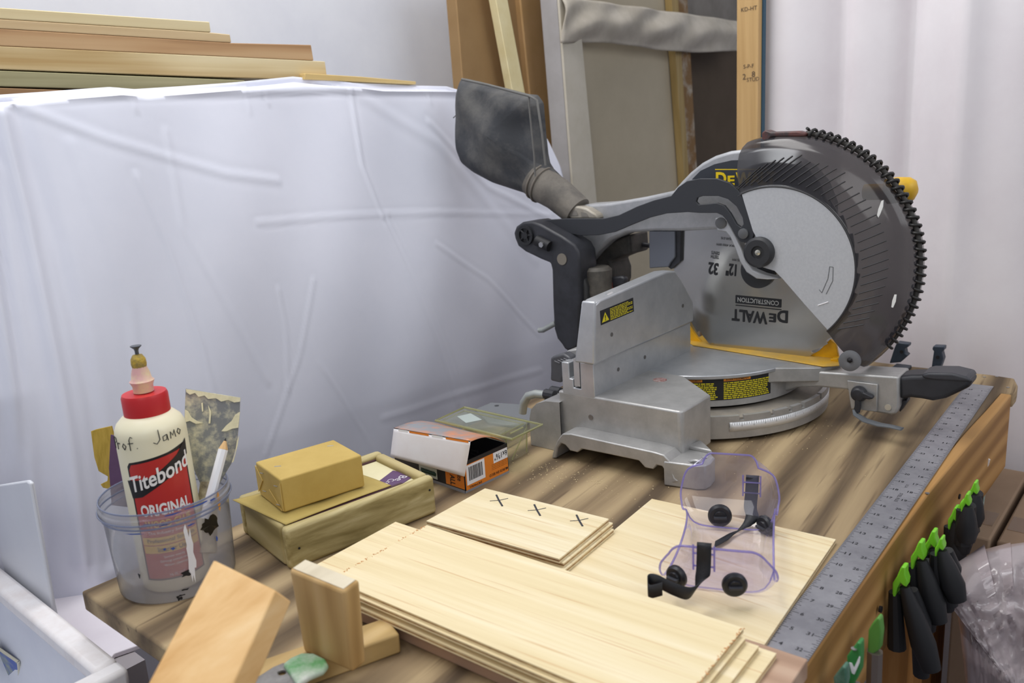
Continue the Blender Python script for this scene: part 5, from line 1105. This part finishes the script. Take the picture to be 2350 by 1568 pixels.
def vent(px, py, x, rad, ang=0, face=-1):
    c = GP(px, py, x); ax = (ga*face+gn*ang).normalized()
    b = MB(); b.lathe([(0, -.002), (rad, -.002), (rad, .001), (rad*.85, .003), (rad*.55, .003), (rad*.5, .005), (0, .005)], c, ax, 28, close=False)
    v_ = b.build('vent', mat('vent black', '#202126', .4), gg)
    b = MB(); e = gn-ax*gn.dot(ax); e.normalize(); g3 = ax.cross(e); b.hexa([c+ax*.004+e*(-rad*.55)+g3*-.0015, c+ax*.004+e*(rad*.55)+g3*-.0015, c+ax*.004+e*(rad*.55)+g3*.0015, c+ax*.004+e*(-rad*.55)+g3*.0015], [c+ax*.008+e*(-rad*.5)+g3*-.001, c+ax*.008+e*(rad*.5)+g3*-.001, c+ax*.008+e*(rad*.5)+g3*.001, c+ax*.008+e*(-rad*.5)+g3*.001])
    b.build('vent_bar', mat('vent grey', '#33343a', .4), v_)
vent(1552, 1324, -.019, .0105, -.55); vent(1686, 1343, -.016, .0112, .25); vent(1652, 1184, GL+.002, .0125, .15); vent(1756, 1209, GL-.004, .0120, -1.1)
STRAP = mat('black webbing', '#1c1d22', .55, bump=.2, bs=900)
def band(name, pts, wvec, wid, th=.0008):
    b = MB(); P = [Vector(p) for p in pts]; n = 8*(len(P)-1)
    def cp(t):
        k = min(int(t), len(P)-2); f = t-k; p0 = P[max(0, k-1)]; p1 = P[k]; p2 = P[k+1]; p3 = P[min(len(P)-1, k+2)]
        return .5*((2*p1)+(-p0+p2)*f+(2*p0-5*p1+4*p2-p3)*f*f+(-p0+3*p1-3*p2+p3)*f**3)
    wv_ = wvec if isinstance(wvec, (list, tuple)) else [wvec]*len(P)
    def fn(i, j):
        t = i*(len(P)-1); k = min(int(t), len(P)-2); f = t-k; w2 = (Vector(wv_[k])*(1-f)+Vector(wv_[k+1])*f).normalized(); return cp(t)+w2*(wid*(j-.5))
    return b.sheet(fn, n, 2).build(name, STRAP, gg, recalc=False, smooth=80, solid=th)
gr = gn
band('strap', [GP(1617, 1247, -.014), GP(1616, 1251, -.026), GP(1615, 1290, -.027), GP(1613, 1318, -.030), GP(1605, 1342, -.034), GP(1582, 1362, -.042), GP(1545, 1352, -.052), GP(1510, 1335, -.055), GP(1490, 1333, -.052), GP(1487, 1345, -.055), GP(1492, 1358, -.058), GP(1520, 1352, -.060)],
     [gr, gr, gr, gr, gr*.6+UP*.8, UP+gr*.3, UP, UP, UP, UP, UP, UP], .0125)
band('strap', [GP(1728, 1093, GL+.032), GP(1727, 1095, GL+.024), GP(1725, 1130, GL+.022), GP(1722, 1165, GL+.016), GP(1726, 1188, GL+.006), GP(1710, 1210, GL-.005), G(1672, 1232, .009), G(1640, 1250, .009)], [gr, gr, gr, gr, gr, gr*.8+ga*.5, ga, ga], .0135)
for xx, px, py in ((-.0265, 1615, 1286), (GL+.0215, 1725, 1120)):
    c = GP(px, py, xx); b = MB(); b.tube([c-gn*.009+UP*.006, c+gn*.009+UP*.006], .0009, 6); b.tube([c-gn*.009-UP*.006, c+gn*.009-UP*.006], .0009, 6); b.tube([c-gn*.009-UP*.010, c-gn*.009+UP*.014], .0009, 6); b.tube([c+gn*.009-UP*.010, c+gn*.009+UP*.014], .0009, 6); b.build('strap_slot', LRIM, gg)

# ------------------------------------------------------------------ clips at the far edge, sawdust
NAVY = mat('navy clip', '#34404f', .45, var='#2b3542', vs=30)
for pts, s_, lab_ in (([(2041, 834), (2052, 800), (2058, 786), (2086, 790), (2084, 797), (2076, 800), (2078, 812), (2084, 816), (2066, 832)], 1.165, 'navy plastic clip standing at the far bench edge just behind the saw arm'),
                      ([(2136, 856), (2140, 826), (2143, 806), (2139, 803), (2141, 795), (2167, 796), (2166, 804), (2161, 808), (2165, 824), (2158, 844), (2160, 857)], 1.17, 'navy plastic clip standing alone at the far bench edge beyond the black grip')):
    cl = thing('edge_clip', TS(*pts[0], s_), lab_, 'clip', 'navy clips at the far edge')
    q = [TS(x, y, s_) for x, y in pts]; MB().prism(q, _D*.016).build('clip_body', NAVY, cl, bevel=.0015)
    top_ = max(q, key=lambda v: v.z); c = sum(q, Vector())/len(q)
    MB().box(lambda a, c2, d: Vector((c.x, c.y, Z0+.0002))+_D*a+_N*c2+UP*d, (-.012, -.013, 0), (.020, .012, .006)).build('clip_foot', NAVY, cl, bevel=.0015)
    MB().cyl(c-_D*.0005, -_D, .003, .001, 12).build('clip_pin', INK, cl)
b = MB()
def dust(n, s0, t0, rs, rt, sz=.0009):
    for _ in range(n):
        s_ = random.gauss(s0, rs); t_ = random.gauss(t0, rt)
        if not (0 < s_ < 1.19 and .0 < t_ < .56): continue
        r = random.uniform(.3, 1)*sz; p = T(s_, t_, .0003); a = random.random()*PI; d1 = Vector((math.cos(a), math.sin(a), 0))*r*1.6; d2 = Vector((-math.sin(a), math.cos(a), 0))*r
        b.add([p-d1-d2, p+d1-d2, p+d1+d2, p-d1+d2, p+UP*r], [(0, 1, 4), (1, 2, 4), (2, 3, 4), (3, 0, 4)])
dust(110, .50, .21, .025, .05, .0007); dust(80, .50, .29, .025, .05, .0007); dust(300, .80, .36, .05, .05, .0006); dust(80, .60, .40, .10, .06, .0006)
sdst = b.build('sawdust', mat('sawdust', '#cfba90', .9), smooth=0); sdst['kind'] = 'stuff'; tag(sdst, 'pale sawdust crumbs scattered on the bench around the saw', 'sawdust')

# ------------------------------------------------------------------ right side: clamps, bag, cartons
CGRN = mat('bright green tip', '#7ccc2e', .4); CBLK = mat('clamp black', '#17171a', .55)
yout = [(0, -36), (10, -34), (9, -17), (14, -3), (12, 12), (4, 8), (-2, 2), (-9, 14), (-13, 34), (-21, 34), (-20, 2), (-10, -13), (-6, -23)]
cl_list = [(2068, 1337, 1.0, (70, 200), .642, 'nearest black clamp with a green tip hanging on the bench apron'), (2108, 1277, .92, (45, 150), .648, 'second nearest green tipped black clamp on the apron'), (2138, 1250, .85, (40, 140), .652, 'green tipped black clamp hanging third from the near end'),
           (2157, 1258, .6, (40, 120), .664, 'green tipped clamp half hidden right beside the third one'), (2190, 1192, .75, (2, 100), .650, 'green tipped clamp left of the far cluster'), (2205, 1176, .68, (0, 90), .656, 'green tipped clamp in the middle of the far cluster'), (2217, 1156, .62, (0, 85), .662, 'green tipped clamp near the far end of the apron'), (2235, 1129, .60, (-4, 75), .662, 'farthest green tipped black clamp on the apron')]
for px, py, k, (dx, dy), t_, lab_ in cl_list:
    s_ = inT(TT(px, py, t_))[0]
    cl = thing('bar_clamp', TS(px, py, s_), lab_, 'clamp', 'green tipped clamps hanging on the apron')
    MB().prism([TS(px+x*k, py+y*k, s_) for x, y in yout], _D*.012).build('green_tip', CGRN, cl, bevel=.0012)
    p0, p1 = TS(px+8*k, py+10*k, s_+.004), TS(px+dx, py+dy, s_+.004); lenk = (p1-p0).length
    MB().tube([p0, p0*.7+p1*.3, p0*.3+p1*.7, p1], [.005, .009, .012, .009], 12).build('handle', CBLK, cl, smooth=60)
    p2 = p0+(p1-p0)*.12+_D*.016; MB().tube([p2, p2*.5+(p1+_D*.03-_N*.01)*.5, p1+_D*.03-_N*.016-UP*.03], [.005, .010, .008], 12).build('handle', CBLK, cl, smooth=60)
    MB().tube([TS(px-14*k, py+22*k, s_+.006), TS(px-10*k, py+150*k, s_+.006)+UP*0], [.006, .009], 10).build('bar', CBLK, cl)
CK = 5.85
def c3(x, y): return (1680+x/CK, 1300+y/CK)
pads = [([(1680, 1020), (1725, 1040), (1728, 1200), (1715, 1420), (1650, 1560), (1600, 1640), (1545, 1600), (1538, 1210)], GRND, 'green paddle of a spring clamp with a white tick mark on the near apron', .656),
        ([(1950, 690), (1985, 720), (2003, 900), (1980, 1120), (1900, 1180), (1815, 1170), (1828, 860), (1880, 770)], mat('muted green', '#5b9440', .5), 'olive green spring clamp paddle with a metal stem on the apron', .650),
        ([(1480, 1345), (1525, 1370), (1535, 1568), (1500, 1700), (1380, 1700), (1355, 1500)], mat('grey green', '#47705c', .5, var='#6f8d80', vs=60), 'grey green spring clamp paddle at the bottom edge of the photo', .650)]
for k, (pl, m_, lab_, t_) in enumerate(pads):
    cxp = sum(p[0] for p in pl)/len(pl); cyp = sum(p[1] for p in pl)/len(pl); s_ = inT(TT(*c3(cxp, cyp), t_))[0]
    cl = thing('paddle_clamp', TS(*c3(cxp, cyp), s_), lab_, 'clamp', 'green paddle clamps on the near apron')
    MB().prism([TS(*c3(x, y), s_) for x, y in pl], _D*.010).build('paddle', m_, cl, bevel=.003, seg=3)
    if k == 0: MB().prism([TS(*c3(x, y), s_-.0004) for x, y in ((1575, 1290), (1612, 1300), (1640, 1360), (1708, 1210), (1722, 1215), (1715, 1290), (1645, 1450), (1610, 1430))], -_D*.0006).build('white_tick', WHITE, cl)
    q0 = c3(cxp, max(p[1] for p in pl)-40); MB().tube([TS(*q0, s_+.004), TS(q0[0]-3, q0[1]+90, s_+.004)], .007, 8).build('metal_stem', mat('stem steel', '#8a8078', .35, .7), cl)
wscr = MB().prism([TT(x, y, .6222) for x, y in ((2262, 985), (2268, 990), (2258, 1012), (2250, 1035), (2246, 1053), (2243, 1050), (2245, 1022), (2252, 1000))], _N*.0006).build('paint_streak', WHITE, bench)
rsc = MB().prism([TT(x, y, .6222) for x, y in ((2293, 985), (2299, 975), (2298, 1010), (2294, 1045), (2289, 1040), (2290, 1005))], _N*.0006).build('red_smear', mat('red smear', '#8d4a3c', .7, var='#b98a4a', vs=120), bench)
hp = thing('hanging_packet', TS(2248, 1060, 1.0), 'teal and clear plastic packet hanging from the far part of the apron', 'packet')
pkp = [(2241, 1066), (2252, 1056), (2259, 1085), (2262, 1120), (2257, 1160), (2248, 1190), (2232, 1216), (2238, 1170), (2241, 1110)]
MB().prism([TS(x, y, .985) for x, y in pkp], _D*.006).build('packet_body', mat('teal packet', '#6f9a8e', .25, var='#b9bdb8', vs=55), hp, bevel=.001)
MB().prism([TS(x, y, .985) for x, y in ((2258, 1066), (2268, 1054), (2272, 1056), (2268, 1070), (2262, 1078))], _D*.003).build('packet_tab', WHITE, hp)
# cartons on the floor
CARB = mat('shipping carton', '#a58c74', .85, var='#9a8169', vs=5, bump=.05); TAPE = clear('packing tape', '#efe0cc', .45, '#c2ab92', .15, .5)
seamA, seamB = inT(G(2352, 1112, -.17)), inT(G(2272, 1255, -.17))
def seam(s): k = (s-seamB[0])/(seamA[0]-seamB[0]); return seamB[1]+(seamA[1]-seamB[1])*k
for nm_, ta, tb_, lab_ in (('l', None, -.004, 'brown shipping carton standing on the floor right against the bench apron'), ('r', .004, None, 'brown taped shipping carton standing on the floor at the right edge')):
    s0_, s1_ = .955, 1.24
    l0, l1 = (seam(s0_), seam(s1_)); 
    if nm_ == 'l': q = [(s0_, .60), (s1_, .575), (s1_, l1-.004), (s0_, l0-.004)]
    else: q = [(s0_, l0+.004), (s1_, l1+.004), (s1_, l1+.45), (s0_, l0+.45)]
    cx = thing('shipping_carton', T(.95, q[0][1], -.9), lab_, 'carton')
    MB().prism([T(s, t, -.9) for s, t in q], UP*.73).build('carton_body', CARB, cx, bevel=.003)
    MB().prism([T(s, t, -.1698) for s, t in ((1.0, q[0][1]+.004), (1.05, q[0][1]+.004), (1.05, q[2][1]-.006), (1.0, q[2][1]-.006))], UP*.0004).build('packing_tape', TAPE, cx)
mt = MB().box(T, (.25, .66, -.8995), (.93, 1.5, -.892)).build('floor_mat', mat('black rubber mat', '#2b2b2e', .8, var='#353539', vs=200), bevel=.002)
tag(mt, 'black textured mat on the floor beside the bench under the clamps', 'mat')
# crumpled clear bag
bagx = [(2152, 1338), (2158, 1322), (2178, 1304), (2232, 1268), (2290, 1253), (2360, 1244), (2480, 1260), (2520, 1500), (2520, 1900), (2350, 2050), (2240, 1950), (2225, 1650), (2203, 1450), (2194, 1392), (2188, 1366), (2172, 1362), (2156, 1352)]
PBAG = clear('crumpled bag film', '#eae2e4', .80, '#d9cfd1', .16, .7, noise=(14, .10), fres=1.4)
dn = []
for (x0, y0), (x1, y1) in zip(bagx, bagx[1:]+bagx[:1]):
    for k in range(10): dn.append((x0+(x1-x0)*k/6, y0+(y1-y0)*k/6))
cb_ = (2340, 1600); nD2 = len(dn); NR2 = 44; b = MB()
def bp2(i, j):
    x, y = dn[i % nD2]; f = 1-j/NR2; px, py = cb_[0]+(x-cb_[0])*f, cb_[1]+(y-cb_[1])*f
    h2 = .09*math.sqrt(max(0, 1-f**2.4)); e = min(1, (1-f)*5)
    q_ = Vector((px*.010, py*.010, 0)); h2 += e*(.040*noise.noise(q_)+.020*abs(noise.noise(q_*2.6+Vector((3, 1, 0))))+.010*abs(noise.noise(q_*6)))
    return DEP(px, py, .93-h2*.8)
vs = [bp2(i, j) for j in range(NR2+1) for i in range(nD2)]
b.add(vs, [(j*nD2+i, j*nD2+(i+1) % nD2, (j+1)*nD2+(i+1) % nD2, (j+1)*nD2+i) for j in range(NR2) for i in range(nD2)])
vs2 = [DEP(x, y, .94) for x, y in dn]; b.add(vs2+[DEP(*cb_, .97)], [(k, (k+1) % nD2, nD2) for k in range(nD2)])
tag(b.build('plastic_bag', PBAG, recalc=False, smooth=70), 'crumpled clear plastic bag bulging up at the lower right corner', 'bag')
